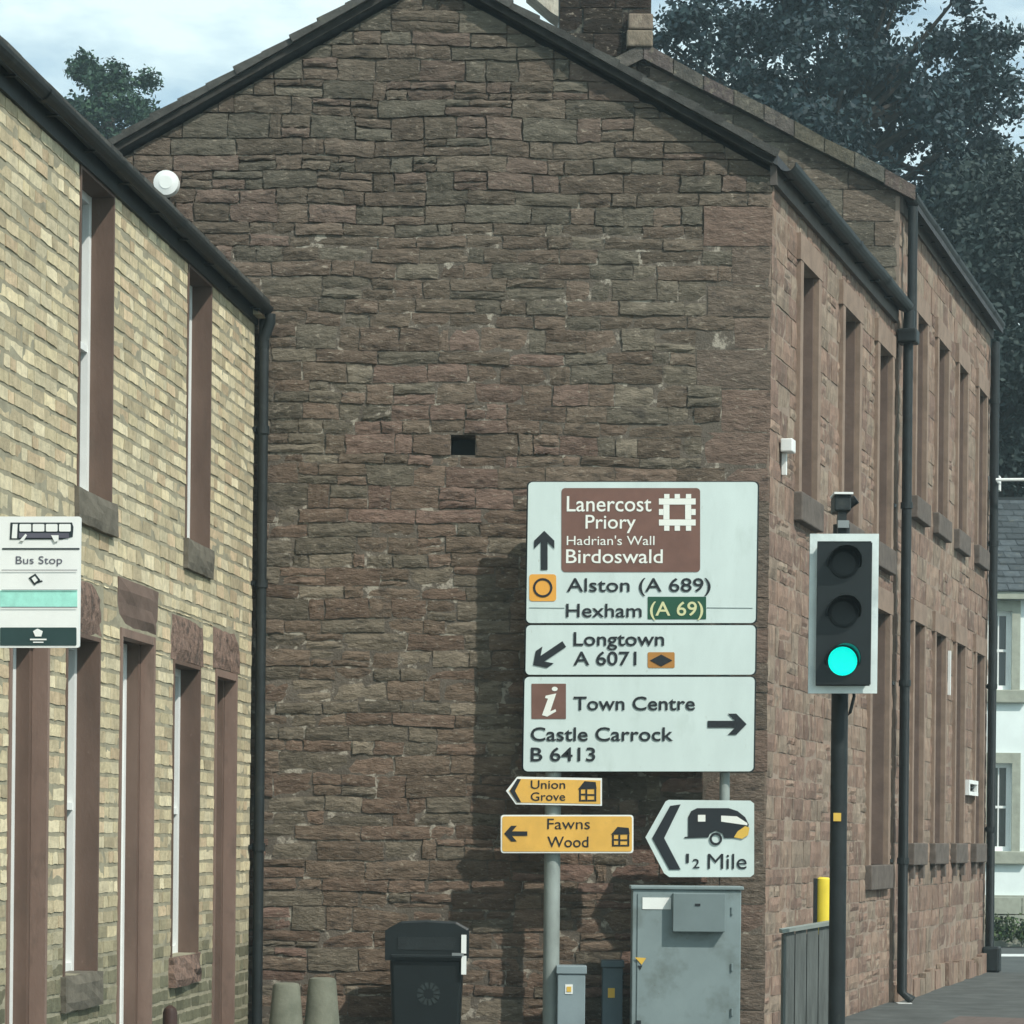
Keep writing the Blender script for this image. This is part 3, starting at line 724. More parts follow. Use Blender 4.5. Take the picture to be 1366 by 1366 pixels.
bar(879, 665, 928, 673); bar(879, 693, 928, 701); bar(885, 673.2, 893, 692.8); bar(914, 673.2, 922, 692.8)
for x in (886, 900, 915): bar(x, 659, x + 7, 664.8); bar(x, 701.2, x + 7, 708)
for y in (679,): bar(879, y, 884.8, y + 8); bar(922.2, y, 928, y + 8)
mm.build('heritage_symbol', LETTW, p1_)
poly(arrow(726, 734, 52, 9, 27, 24, -90), 2, SIGNK, 'arrow', p1_)
poly(rrect(706, 766, 742, 802, 4), 1, SIGNO, 'orange_patch', p1_)
mm = MB()
for i in range(20):
    a0, a1 = 2 * pi * i / 20, 2 * pi * (i + 1) / 20
    mm.prism([sp(724 + r * cos(t), 784 + r * sin(t), 2) for r, t in ((10, a0), (10, a1), (13, a1), (13, a0))], (0, .002, 0))
mm.build('ring_symbol', SIGNK, p1_)
text('Alston (A 689)', 756, 948, 789, 17.5, SIGNK, p1_, bold=.008)
text('Hexham', 755, 856, 823, 17.5, SIGNK, p1_, bold=.008)
poly(rrect(864, 796, 942, 826, 1), 1, SIGNG, 'green_patch', p1_); text('(A 69)', 867, 938, 821, 18, LETTY, p1_, bold=.01)
for a_, b_ in ((706, 753), (943, 1004)): poly([(a_, 810.3), (b_, 810.8), (b_, 811.6), (a_, 811.1)], 1, CABD, 'panel_seam', p1_)
poly(arrow(732, 873, 50, 9, 27, 24, 146), 2, SIGNK, 'arrow', p2_)
text('Longtown', 765, 886, 861, 17.5, SIGNK, p2_); text('A 6071', 765, 849, 887, 17.5, SIGNK, p2_)
poly(rrect(864, 870, 900, 891, 2), 1, SIGNOW, 'orange_patch', p2_); poly([(867, 881), (882, 873), (897, 881), (882, 889)], 2, SIGNK, 'diamond_symbol', p2_)
poly(rrect(709, 912, 755, 959, 1), 1, SIGNBR, 'brown_patch', p3_)
mm = MB(); 
mm.prism([sp(x, y, 2) for x, y in ((728, 928), (742, 925), (734, 949), (741, 946), (742, 949), (730, 956), (723, 954), (731, 932), (727, 931))], (0, .002, 0))
mm.prism([sp(740 + 4 * cos(i * pi / 6), 919 + 3 * sin(i * pi / 6), 2) for i in range(12)], (0, .002, 0)); mm.build('information_symbol', LETTW, p3_)
text('Town Centre', 765, 927, 947, 17.5, SIGNK, p3_); text('Castle Carrock', 708, 898, 988, 17.5, SIGNK, p3_); text('B 6413', 708, 794, 1015, 17.5, SIGNK, p3_)
poly(arrow(970, 966, 52, 9, 28, 25, 0), 2, SIGNK, 'arrow', p3_)
PY = 23.64
def post(x, ytop, zb, r, name='post', par=None):
    a = P(x, ytop, PY); b = P(x, 1117, PY); return MB().tube([(b.x, PY, zb), (b.x, PY, a.z)], r, 18).build(name, GALV, par, smooth=True)
post(737, 655, -.1, .072, par=ds); post(966, 655, P(966, 1162, PY).z, .045, par=ds)
for y in (680, 815, 850, 885, 930, 1010):
    a, b = P(712, y, 23.556), P(1000, y, 23.556); MB().box((a.x, 23.545, a.z - .025), (b.x, 23.575, a.z + .025)).build('rail', ALU, ds)
# small yellow signs
ys = thing('grove_sign', 'small yellow pointed Union Grove housing sign directly below the big white sign', 'road sign', P(740, 1080, DS))
pn = MB().prism([sp(*q) for q in [(675, 1055), (690, 1036), (803, 1038), (803, 1075), (688, 1073)]], (0, .02, 0)).build('panel', STICK, ys)
poly([(679, 1055), (691, 1039), (801, 1041), (801, 1072.5), (690, 1070.5)], 1, SIGNY, 'face', pn)
poly([(680, 1055), (690, 1039), (695, 1039.4), (687, 1055), (695, 1070), (690, 1070)], 2, SIGNK, 'chevron', pn)
text('Union', 708, 754, 1052, 11, SIGNK, pn, bold=.006); text('Grove', 708, 754, 1068, 11, SIGNK, pn, bold=.006)
def house_symbol(x0, y0, x1, y1, par):
    w, h = x1 - x0, y1 - y0; mm = MB()
    def q(a, b, c, d): mm.prism([sp(x0 + a * w, y0 + b * h, 2), sp(x0 + c * w, y0 + b * h, 2), sp(x0 + c * w, y0 + d * h, 2), sp(x0 + a * w, y0 + d * h, 2)], (0, .002, 0))
    mm.prism([sp(x0, y0 + .4 * h, 2), sp(x0 + .35 * w, y0, 2), sp(x1 - .05 * w, y0 + .05 * h, 2), sp(x1, y0 + .38 * h, 2)], (0, .002, 0))
    q(.06, .41, .16, 1); q(.88, .39, .98, 1); q(.4, .41, .5, 1); q(.17, .62, .39, .7); q(.51, .64, .87, .72); q(.51, .92, .87, 1); q(.17, .92, .39, 1)
    mm.build('houses_symbol', SIGNK, par)
house_symbol(771, 1042, 796, 1069, pn)
ys2 = thing('wood_sign', 'long yellow Fawns Wood housing sign with left arrow, lower of the yellow pair', 'road sign', P(756, 1140, DS))
pn = MB().prism([sp(x, y) for x, y in rrect(668, 1087, 845, 1138, 4)], (0, .02, 0)).build('panel', STICK, ys2)
poly(rrect(670, 1089, 843, 1136, 3), 1, SIGNY, 'face', pn)
poly(arrow(688, 1112, 31, 6, 21, 17, 180), 2, SIGNK, 'arrow', pn)
text('Fawns', 730, 787, 1106, 14, SIGNK, pn, bold=.0); text('Wood', 730, 785, 1130, 14, SIGNK, pn, bold=.006)
house_symbol(815, 1103, 840, 1129, pn)
# caravan site sign
cs = thing('caravan_sign', 'white pointed caravan site sign reading half a mile, above the grey cabinet', 'road sign', P(950, 1170, DS))
out_ = [(861, 1117), (888, 1069), (892, 1067), (1001, 1068), (1006, 1072), (1006, 1166), (1001, 1170), (893, 1170), (886, 1165)]
pn = MB().prism([sp(x, y) for x, y in out_], (0, .02, 0)).build('panel', SIGNW, cs)
poly([(870, 1118), (894, 1075), (908, 1073), (886, 1118), (908, 1160), (893, 1160)], 2, SIGNK, 'chevron', pn)
mm = MB(); mm.prism([sp(x, y, 2) for x, y in ((918, 1116), (918, 1090), (922, 1082), (930, 1078), (972, 1078), (984, 1082), (994, 1090), (999, 1100), (996, 1113), (990, 1118), (966, 1118), (964, 1112), (955, 1108), (947, 1112), (945, 1117), (913, 1118), (913, 1116.5))], (0, .002, 0)); mm.build('caravan_symbol', SIGNK, pn)
poly([(931, 1087), (941, 1087), (941, 1096), (931, 1096)], 3, LETTW, 'window_symbol', pn); poly([(962, 1088), (983, 1089), (997, 1098), (997, 1101), (983, 1099), (962, 1096)], 3, LETTW, 'window_symbol', pn)
poly([(984, 1109), (994, 1102), (1000, 1104), (998, 1114), (990, 1119), (979, 1117)], 3, YSTICK, 'rust_patch', pn)
mm = MB()
for i in range(16):
    a0, a1 = 2 * pi * i / 16, 2 * pi * (i + 1) / 16
    mm.prism([sp(955 + r * cos(t), 1119 + r * sin(t), 3) for r, t in ((5.5, a0), (5.5, a1), (8.5, a1), (8.5, a0))], (0, .002, 0))
mm.build('wheel_symbol', SIGNK, pn)
text('1', 915, 919, 1151, 12, SIGNK, pn, bold=.01); text('2', 924, 933, 1158, 12, SIGNK, pn, bold=.01)
text('Mile', 944, 996, 1159, 20, SIGNK, pn, bold=.0)
for s_ in (ys, ys2, cs):
    pass
MB().box((P(700, 1055, DS).x, 23.545, P(737, 1060, DS).z), (P(790, 1055, DS).x, 23.57, P(737, 1052, DS).z)).build('clip', ALU, ys)
MB().box((P(700, 1112, DS).x, 23.545, P(737, 1117, DS).z), (P(820, 1055, DS).x, 23.57, P(737, 1109, DS).z)).build('clip', ALU, ys2)
MB().box((P(900, 1112, DS).x, 23.545, P(950, 1117, DS).z), (P(1000, 1055, DS).x, 23.595, P(950, 1105, DS).z)).build('clip', ALU, cs)

# ---------------------------------------------------------------- cabinets
def cabinet(name, label, x0, x1, ytop, D, depth, mat, lid=.02, over=.02):
    a, b = P(x0, ytop, D), P(x1, ytop, D); t = thing(name, label, 'cabinet', ((a.x + b.x) / 2, D + depth / 2, 0))
    MB().box((a.x, D, 0), (b.x, D + depth, a.z - lid - .002)).build('body', mat, t, bevel=.008)
    MB().box((a.x - over, D - over, a.z - lid), (b.x + over, D + depth, a.z + .012)).build('lid', mat, t, bevel=.008)
    return t, a, b
DC = 23.2
t, a, b = cabinet('equipment_cabinet', 'large grey street equipment cabinet with raised hatch and white label', 844, 989, 1183, DC, .30, CAB)
def cp_(x, y, k=0): return P(x, y, DC - .004 - k * .004)
def flat(x0, y0, x1, y1, k, mat, name, par, D=DC, th=.004, front=0):
    p, q = P(x0, y0, D), P(x1, y1, D); return MB().box((p.x, D - front - th - k * .002, q.z), (q.x, D - front * 0 - k * .002 + (0 if front else -.0005), p.z)).build(name, mat, par)
dr = flat(851, 1192, 972, 1372, 0, CAB, 'door', t, th=.012)
for zz in (1215, 1290, 1350): 
    p = P(976, zz, DC); MB().tube([(p.x, DC - .01, p.z - .03), (p.x, DC - .01, p.z + .03)], .012, 8).build('hinge', CABD, dr)
ht = MB(); p, q = P(897, 1191, DC), P(966, 1243, DC); MB().box((p.x, DC - .11, q.z), (q.x, DC - .014, p.z)).build('hatch', CABD, t, bevel=.006)
flat(857, 1197, 895, 1213, 7, STICK, 'label_plate', dr)
flat(926, 1205, 933, 1208, 56, SIGNK, 'maker_mark', t)
poly_pts = [(847, 1277), (862, 1278), (856, 1287)]
MB().prism([P(x, y, DC - .018) for x, y in poly_pts], (0, .003, 0)).build('warning_sticker', YSTICK, dr)
MB().prism([P(x, y, DC - .018) for x, y in ((851, 1288), (857, 1288), (854, 1294))], (0, .003, 0)).build('warning_sticker', SIGNK, dr)
flat(848, 1361, 855, 1366, 7, SIGNK, 'lock', dr)
t, a, b = cabinet('pale_pillar_box', 'slim pale grey service pillar with a yellow sticker just right of the sign post', 744, 781, 1290, 23.45, .22, CABL, lid=.06, over=.012)
DP = 23.45
flat(754, 1313, 764, 1326, 1, STICK, 'sticker', t, D=DP, th=.004); flat(756, 1316, 762, 1323, 4, YSTICK, 'sticker', t, D=DP, th=.003)
t, a, b = cabinet('dark_pillar_box', 'slim dark grey service pillar beside the large cabinet', 804, 831, 1283, 23.6, .22, CABK, lid=.05, over=.012)
flat(811, 1318, 820, 1331, 1, YSTICK, 'sticker', t, D=23.6, th=.004)

# ---------------------------------------------------------------- litter bin
DB = 23.0
a, b = P(520, 1262, DB), P(618, 1262, DB); zc = P(570, 1236, DB).z
bx = (a.x + b.x) / 2; w = (b.x - a.x)
t = thing('litter_bin', 'black plastic litter bin with domed hood standing before the gable', 'bin', (bx, DB + .3, 0))
zs_ = P(570, 1278, DB).z
MB().box8([(a.x + .03, DB + .03, 0), (b.x - .03, DB + .03, 0), (b.x - .03, DB + .53, 0), (a.x + .03, DB + .53, 0), (a.x, DB, zs_), (b.x, DB, zs_), (b.x, DB + .56, zs_), (a.x, DB + .56, zs_)]).build('body', BLACK, t, bevel=.03)
hm = []
zt = P(570, 1234, DB).z; z1_ = P(570, 1244, DB).z
dome = [(a.x - .015, zs_ + .004), (a.x - .015, z1_), (a.x + .08, zt - .012), (bx, zt), (b.x - .08, zt - .012), (b.x + .015, z1_), (b.x + .015, zs_ + .004)]
hood = MB().prism([(x, DB - .02, z) for x, z in dome], (0, .60, 0)).build('hood', BLACK, t, bevel=.025)
MB().box((a.x + .07, DB - .026, zs_ + .07), (b.x - .07, DB - .0202, z1_ - .04)).build('opening', IRON, hood)
MB().box((a.x + .01, DB - .045, zs_ + .0), (b.x - .01, DB - .021, zs_ + .03)).build('lip', BLACK, hood, bevel=.006)
cc = Vector((bx + .02, DB - .001, P(570, 1326, DB).z)); mm = MB()
for i in range(12):
    a0, a1 = 2 * pi * i / 12, 2 * pi * (i + .7) / 12
    mm.prism([cc + Vector((r * cos(q), .006, r * sin(q))) for r, q in ((.045, a0), (.045, a1), (.1, a1), (.1, a0))], (0, .02, 0))
mm.build('emblem', M('faded_print', (.028, .038, .038), var=.2, bump=0), t)
for (y0, y1) in ((1247, 1272), (1275, 1300)):
    p, q = P(615.5, y0, DB - .03), P(622, y1, DB - .03); MB().box((p.x, DB - .04, q.z), (q.x, DB - .02, p.z)).build('white_strip', STICK, t)
p = P(614, 1273, DB); MB().box((p.x - .07, DB - .045, p.z - .012), (p.x + .03, DB - .02, p.z + .012)).build('latch', ALU, t)

# ---------------------------------------------------------------- bollards
DBo = 22.3
def bollard_mesh(t, base, h, r0, r1):
    MB().tube([base, base + Vector((0, 0, h - .03)), base + Vector((0, 0, h - .008)), base + Vector((0, 0, h))], [r0, r1, r1 - .01, r1 - .035], 24).build('shaft', CONC, t, smooth=True)
p = P(382, 1311, DBo); t = thing('bollard', 'left one of two tapered grey concrete bollards at the foot of the gable', 'bollard', (p.x, DBo, 0), 'concrete bollards beside the brick house')
bollard_mesh(t, Vector((p.x, DBo, 0)), p.z, .165, .112)
p2 = P(430, 1304, DBo + .1)
copy_thing(t, (p2.x, DBo + .1, 0), 'right and slightly taller looking one of two tapered grey concrete bollards')
bpy.data.objects['bollard.001'].scale = (1.03, 1.03, p2.z / p.z)
p = P(227, 1341, 18.5); t = thing('brown_post', 'small round topped dark brown post by the brick house wall', 'post', (p.x, 18.5, 0))
MB().tube([(p.x, 18.5, 0), (p.x, 18.5, p.z - .05), (p.x, 18.5, p.z - .02), (p.x, 18.5, p.z)], [.052, .05, .04, .012], 16).build('shaft', RUST, t, smooth=True)

# ---------------------------------------------------------------- traffic light
DT = 19.46
def tp(x, y, k=0): return P(x, y, DT - k)
tl = thing('traffic_light', 'black traffic light on a pole with white bordered board, showing green', 'traffic light', (P(1122, 1117, DT).x, DT + .1, 0))
x0, y0, x1, y1 = 1078, 712, 1170, 925
sk = .012
def tq(x, y, k=0): return P(x + sk * (y1 - y), y, DT - k)
board = MB().prism([tq(x0, y0), tq(x1, y0), tq(x1, y1), tq(x0, y1)], (0, .03, 0)).build('backing_board', BLACK, tl)
def tbar(a, b, c, d, k=.008, mat=BOARDW, name='white_border', th=.007, par=None):
    return MB().prism([tq(a, b, k), tq(c, b, k), tq(c, d, k), tq(a, d, k)], (0, th, 0)).build(name, mat, par or board)
bw = 10
tbar(x0, y0, x1, y0 + bw); tbar(x0, y1 - bw, x1, y1); tbar(x0, y0 + bw, x0 + bw, y1 - bw); tbar(x1 - bw, y0 + bw, x1, y1 - bw)
hd = MB().prism([tq(1090, 726, .06), tq(1159, 726, .06), tq(1159, 911, .06), tq(1090, 911, .06)], (0, .30, 0)).build('signal_head', BLACK, tl, bevel=.012)
for i, (yc, mt) in enumerate(((752, LENSK), (818, LENSK), (882, LENSG))):
    c = tq(1123.5, yc, .062); R_ = .104
    cc = [c + Vector((0, -.012, 0)), c + Vector((0, .0, 0))]
    nm = ('red_lens', 'amber_lens', 'green_lens')[i]
    MB().tube([c + Vector((0, -.014, 0)), c + Vector((0, -.010, 0)), c + Vector((0, .004, 0))], [R_ * .8, R_, R_], 28).build(nm, mt, hd, smooth=True)
    m = MB(); n = 22                                   # visor: hood over the upper part of the lens
    a0, a1 = radians(-12), radians(192); Rv = R_ + .018
    pts = []
    for j in range(n + 1):
        t_ = a0 + (a1 - a0) * j / n; ln = .19 * max(.18, sin(max(0, min(pi, (t_ - a0) / (a1 - a0) * pi))) ** .55)
        for R2_, l in ((Rv, 0), (Rv, ln), (Rv - .006, ln), (Rv - .006, 0)): pts.append(c + Vector((R2_ * cos(t_), -l, R2_ * sin(t_))))
    fs = []
    for j in range(n):
        for q in range(4): fs.append((j * 4 + q, j * 4 + (q + 1) % 4, (j + 1) * 4 + (q + 1) % 4, (j + 1) * 4 + q))
    m.add(pts, fs).build('visor', BLACK, hd, smooth=True)
pb = P(1122, 1117, DT + .14)
pole = MB().tube([(pb.x, DT + .30, -.1), (pb.x, DT + .30, P(1122, 700, DT + .3).z)], .062, 20).build('pole', IRON, tl, smooth=True)
for y in (745, 890):
    a = P(1122, y, DT + .2); MB().box((a.x - .05, DT + .235, a.z - .03), (a.x + .05, DT + .30, a.z + .03)).build('bracket', IRON, tl)
a = P(1120, 1090, DT + .24); MB().box((a.x - .045, DT + .232, a.z - .03), (a.x + .01, DT + .25, a.z + .03)).build('sticker', YSTICK, pole)
MB().tube([(pb.x + .07, DT + .2, P(1122, 905, DT).z), (pb.x + .10, DT + .26, P(1122, 926, DT).z), (pb.x + .075, DT + .29, P(1122, 948, DT).z), (pb.x + .05, DT + .3, P(1122, 955, DT).z)], .012, 8).build('cable', IRON, tl, smooth=True)
# detector on top
d0, d1 = P(1113, 660, DT + .12), P(1135, 682, DT + .12)
det = MB().box((d0.x, DT + .1, d1.z), (d1.x, DT + .34, d0.z)).build('detector', IRON, tl, bevel=.012)
MB().box((d0.x - .004, DT + .08, d0.z + .001), (d1.x + .012, DT + .35, d0.z + .016)).build('white_top', WHITE, det)
MB().tube([(d1.x + .05, DT + .2, d1.z + .10), (d1.x - .02, DT + .22, d1.z + .05)], .035, 12).build('knuckle', IRON, det)
MB().box((d0.x + .025, DT + .09, P(1120, 702, DT).z), (d1.x - .015, DT + .12, P(1120, 692, DT).z)).build('label_plate', ALU, det)
MB().box((d0.x + .03, DT + .12, P(1120, 714, DT).z), (d1.x - .03, DT + .2, d1.z)).build('stem', IRON, det)

# ---------------------------------------------------------------- yellow bollard and timber box by the pole
DY = 20.6
a, b = P(1088, 1170, DY), P(1108, 1230, DY)
t = thing('yellow_marker', 'bright yellow plastic marker post behind the grey timber box', 'marker post', ((a.x + b.x) / 2, DY, 0))
cx_ = (a.x + b.x) / 2; r_ = (b.x - a.x) / 2
MB().tube([(cx_, DY, 0), (cx_ + .004, DY, a.z - .05), (cx_ + .005, DY, a.z - .015), (cx_ + .006, DY, a.z)], [r_, r_, r_ * .93, r_ * .6], 16).build('sleeve', YEL, t, smooth=True)
MB().box((a.x - .012, DY - .03, b.z - .3), (a.x + .012, DY + .04, a.z - .01)).build('back_strip', IRON, t)
DW = 20.2
a, b = P(1045, 1240, DW), P(1108, 1229, DW)
t = thing('timber_box', 'grey weathered timber box of upright boards beside the traffic light pole', 'box', ((a.x + b.x) / 2, DW + .1, 0))
n = 4
for i in range(n):
    f0, f1 = i / n, (i + 1) / n; xa, xb = a.x + (b.x - a.x) * f0 + .003, a.x + (b.x - a.x) * f1 - .003; y = rs.uniform(-.003, .004)
    za, zb = a.z + (b.z - a.z) * f0 - .03, a.z + (b.z - a.z) * f1 - .03
    MB().box8([(xa, DW + y, 0), (xb, DW + y, 0), (xb, DW + .025 + y, 0), (xa, DW + .025 + y, 0), (xa, DW + y, za), (xb, DW + y, zb), (xb, DW + .025 + y, zb), (xa, DW + .025 + y, za)]).build('board', WOODG, t)
MB().box((a.x + .006, DW + .03, 0), (b.x - .006, DW + .2, a.z - .04)).build('carcass', WOODG, t)
MB().box8([(a.x - .01, DW - .02, a.z - .028), (b.x + .01, DW - .02, b.z - .028), (b.x + .01, DW + .22, b.z - .028), (a.x - .01, DW + .22, a.z - .028), (a.x - .01, DW - .02, a.z), (b.x + .01, DW - .02, b.z), (b.x + .01, DW + .22, b.z), (a.x - .01, DW + .22, a.z)]).build('top_board', GALV, t)

# ---------------------------------------------------------------- bus stop flag
DF = 12.5
def bp(x, y, k=0): return P(x, y, DF - k * .003)
bs = thing('bus_stop_sign', 'white bus stop flag with green band on the left in front of the brick house', 'bus stop', (P(-14, 1117, DF).x, DF, 0))
pn = MB().prism([bp(x, y) for x, y in rrect(-10, 689, 106, 864, 3, .012)], (0, .02, 0)).build('flag', WHITE, bs)
def bpoly(pts, k, mat, name): return MB().prism([bp(x, y, k) for x, y in pts], (0, .0015, 0)).build(name, mat, pn)
def br_(x0, y0, x1, y1): return [(x0, y0), (x1, y0), (x1, y1), (x0, y1)]
BK = M('flag_black', (.02, .03, .035), var=0, bump=0, rough=.5); BG = M('flag_faded_grey', (.10, .10, .13), var=.1, bump=0); TEAL = M('flag_teal', (.34, .72, .62), var=.15, scale=20, bump=0)
DG = M('flag_dark_green', (.025, .055, .055), var=.1, bump=0)
bpoly([(14, 697), (96, 697), (98, 703), (97, 716), (83, 719.5), (13, 719.5)], 1, BK, 'bus_symbol')
bpoly([(17, 699), (23.5, 699), (22.5, 718), (15.5, 718)], 2, WHITE, 'window_symbol')
for q in range(4): bpoly(rrect(26 + q * 17.6, 699, 41.5 + q * 17.6, 709, 1.5), 2, WHITE, 'window_symbol')
bpoly(br_(25, 711, 92, 717.5), 2, BG, 'body_symbol')
bpoly([(26, 721), (34, 712), (36, 714), (31, 722)], 3, WHITE, 'wheel_symbol'); bpoly([(68, 714), (78, 714), (78, 721), (73, 723)], 3, WHITE, 'wheel_symbol')
bpoly(br_(3, 731, 106, 733), 1, BK, 'line')
text('Bus Stop', 21, 83, 752, 10, BG, pn, k=1, bold=.0, at=bp)
for y in (760, 786.5, 809.5): bpoly(br_(2, y, 103, y + .9), 3, BG, 'line')
bpoly([(38, 771), (47, 765), (54, 774), (46, 781)], 1, BK, 'arrow_symbol'); bpoly([(42, 771.5), (46.5, 768.5), (50.5, 774), (46, 777.5)], 2, WHITE, 'arrow_symbol'); bpoly([(50, 776), (56, 774), (57, 775.5), (50, 778)], 1, BK, 'arrow_symbol')
bpoly(br_(0, 787.5, 103, 809.4), 1, TEAL, 'teal_band')
bpoly(rrect(0, 837, 102, 861, 1.5), 1, DG, 'green_band')
bpoly([(44, 842), (50, 838.5), (57, 842), (55, 849), (47, 849)], 2, WHITE, 'rose_emblem')
bpoly(br_(40, 852, 62, 854), 2, WHITE, 'small_print'); bpoly(br_(44, 856, 58, 857.5), 2, WHITE, 'small_print')
q = P(-14, 1117, DF); MB().tube([(q.x, DF + .01, -.1), (q.x, DF + .01, P(0, 670, DF).z)], .03, 14).build('pole', GALV, bs, smooth=True)

# ---------------------------------------------------------------- white house far down the street
DH = 53.0
WF = Frame((0, DH, 0), (1, 0, 0), (0, -1, 0))
wh = thing('white_house', 'white rendered house with grey slate roof beyond the end of the street', 'house', (P(1400, 1117, DH).x, DH + 4, 0))
a = WF.on(1300, 1190); eaz = WF.on(1345, 792)[1]; xr = a[0] + 12; xl = a[0]
ws = []
for (x0, x1, y0, y1) in ((1316, 1350, 815, 920), (1316, 1350, 1018, 1135)):
    p, q = WF.on(x0, y1), WF.on(x1, y0); ws.append((p[0], q[0], p[1], q[1]))
for k in (1, 2):
    for o in list(ws[:2]): ws.append((o[0] + 3.4 * k, o[1] + 3.4 * k, o[2], o[3]))
backing(WF, xl, xr, -.15, eaz, ws, n0=0).build('wall', RENDER, wh)
for o in ws:
    a_, b_, c_, d_ = o
    MB().fbox(WF, a_ - .16, a_ + .004, -.0, .05, c_, d_ + .2).build('trim', PSILL, wh); MB().fbox(WF, b_ - .004, b_ + .16, -.0, .05, c_, d_ + .2).build('trim', PSILL, wh)
    MB().fbox(WF, a_ + .005, b_ - .005, -.02, .05, d_ - .002, d_ + .2).build('trim', PSILL, wh)
    MB().fbox(WF, a_ - .28, b_ + .28, -.02, .12, c_ - .26, c_ - .002).build('sill', PSILL, wh, bevel=.02)
    sash(WF, a_, b_, c_, d_, .1, wh, frame=.09)
MB().fbox(WF, xl, xr, .004, .10, -.15, .78).build('plinth', PSILL, wh)
MB().box((xl, DH + .33, -.15), (xl + .3, DH + 8, eaz)).build('end_wall', RENDER, wh); MB().box((xr - .3, DH + .33, -.15), (xr, DH + 8, eaz)).build('end_wall', RENDER, wh)
ridge = P(1345, 668, DH + 3.6)
MB().prism([(xl - .1, DH - .2, eaz - .0), (xl - .1, DH + 3.6, ridge.z - .14), (xl - .1, DH + 7.9, eaz - .0)], (xr - xl + .2, 0, 0)).build('roof_deck', IRON, wh)
MB().fbox(WF, xl, xr, .14, .24, eaz - .12, eaz + .02).build('gutter', PSILL, wh)
rows = 15; rest = MB(); k = 0; rfh = None
rfh = MB().box((xl, DH + 3.5, ridge.z - .05), (xr, DH + 3.7, ridge.z + .06)).build('ridge', IRON, wh)
for i in range(rows):
    f0, f1 = i / rows, (i + 1.25) / rows
    y0_, y1_ = DH - .28 + 3.85 * f0, DH - .28 + 3.85 * min(f1, 1); z0_, z1_ = eaz + (ridge.z - eaz) * f0, eaz + (ridge.z - eaz) * min(f1, 1)
    for j in range(36):
        s_ = xl - .1 + j * .335 + (i % 2) * .16; lift = rs.uniform(0, .02)
        m = MB(); pts = [(s_, y0_, z0_ + .03 + lift), (s_ + .325, y0_, z0_ + .03 + lift), (s_ + .325, y1_, z1_ + .0), (s_, y1_, z1_)]
        g = rs.uniform(.7, 1.25); colr = (.06 * g, .072 * g, .078 * g)
        if 1320 < proj((s_, y0_, z0_))[0] < 1372: m.prism(pts, (0, 0, .03), colr); m.build('slate', SLATE, rfh)
        else: rest.prism(pts, (0, 0, .03), colr)
o_ = rest.build('slates_beyond', SLATE, rfh); o_['kind'] = 'stuff'
# low garden wall and verge before it
gwl = thing('garden_wall', 'low pale stone garden wall in front of the white house', 'wall', (P(1360, 1117, 50).x, 50, 0))
zt = P(1345, 1197, 50).z
for i in range(26):
    for j in range(3):
        x_ = P(1290, 1117, 50).x + i * .52 + (j % 2) * .25; z_ = -.15 + j * (zt + .15) / 3
        MB().box((x_, 50 + rs.uniform(-.02, .02), z_ + .01), (x_ + .5, 50.3, z_ + (zt + .15) / 3 - .01)).build('stone', PSILL, gwl)
m = MB().box((P(1290, 1117, 50).x + .05, 50.03, -.15), (P(1290, 1117, 50).x + 13.6, 50.28, zt - .02)); m.build('core', GMO, gwl)
# lamp arm seen past the end of the tall house
a = P(1329, 640, 37.5); b = P(1370, 639, 37.5)
t = thing('lamp_arm', 'thin white horizontal lamp arm sticking out beyond the end downpipe', 'street lamp', a)
MB().tube([R2(LEN2 - .1, .15, a.z), a, b + Vector((.5, 0, 0))], .022, 10).build('arm', WHITE, t)
MB().box((b.x + .5, 37.4, b.z - .07), (b.x + 1.0, 37.62, b.z + .07)).build('lantern', WHITE, t, bevel=.03)
MB().fbox(R2, LEN2 - .2, LEN2 - .02, .0, .16, a.z - .1, a.z + .1).build('wall_plate', WHITE, t)

# ---------------------------------------------------------------- trees
def leaves(centres, radii, n, size, seed, cols, name, parent, squash=.75, shell=.5):
    g = np.random.default_rng(seed); C = np.array(centres); R = np.array(radii)
    wgt = R ** 2; idx = g.choice(len(C), n, p=wgt / wgt.sum())
    d = g.normal(size=(n, 3)); d /= np.linalg.norm(d, axis=1)[:, None]
    rad = R[idx] * (shell + (1 - shell) * g.random(n)) ** 1 * (1 + .18 * g.normal(size=n)); pts = C[idx] + d * rad[:, None] * np.array([1, 1, squash])
    nrm = g.normal(size=(n, 3)) + d * .6 + np.array([0, 0, .5]); nrm /= np.linalg.norm(nrm, axis=1)[:, None]
    t = np.cross(nrm, g.normal(size=(n, 3))); t /= np.linalg.norm(t, axis=1)[:, None]; b = np.cross(nrm, t)
    sz = size * g.uniform(.55, 1.35, n)[:, None]
    V = np.stack([pts - t * sz, pts - b * sz * .55 + t * sz * .1, pts + t * sz, pts + b * sz * .55 + t * sz * .1], 1).reshape(-1, 3)
    c0 = V.mean(0); c0[2] = V[:, 2].min()
    me = bpy.data.meshes.new(name); me.vertices.add(4 * n); me.vertices.foreach_set('co', (V - c0).ravel())
    me.loops.add(4 * n); me.loops.foreach_set('vertex_index', np.arange(4 * n)); me.polygons.add(n)
    me.polygons.foreach_set('loop_start', np.arange(0, 4 * n, 4)); me.update(calc_edges=True)
    at = me.attributes.new('tint', 'FLOAT_COLOR', 'FACE'); cc = np.array(cols)[g.integers(0, len(cols), n)] * g.uniform(.7, 1.3, n)[:, None]
    at.data.foreach_set('color', np.concatenate([cc, np.ones((n, 1))], 1).ravel())
    me.materials.append(LEAF); o = bpy.data.objects.new(name, me); link(o, parent, c0); o['kind'] = 'stuff'
    return o
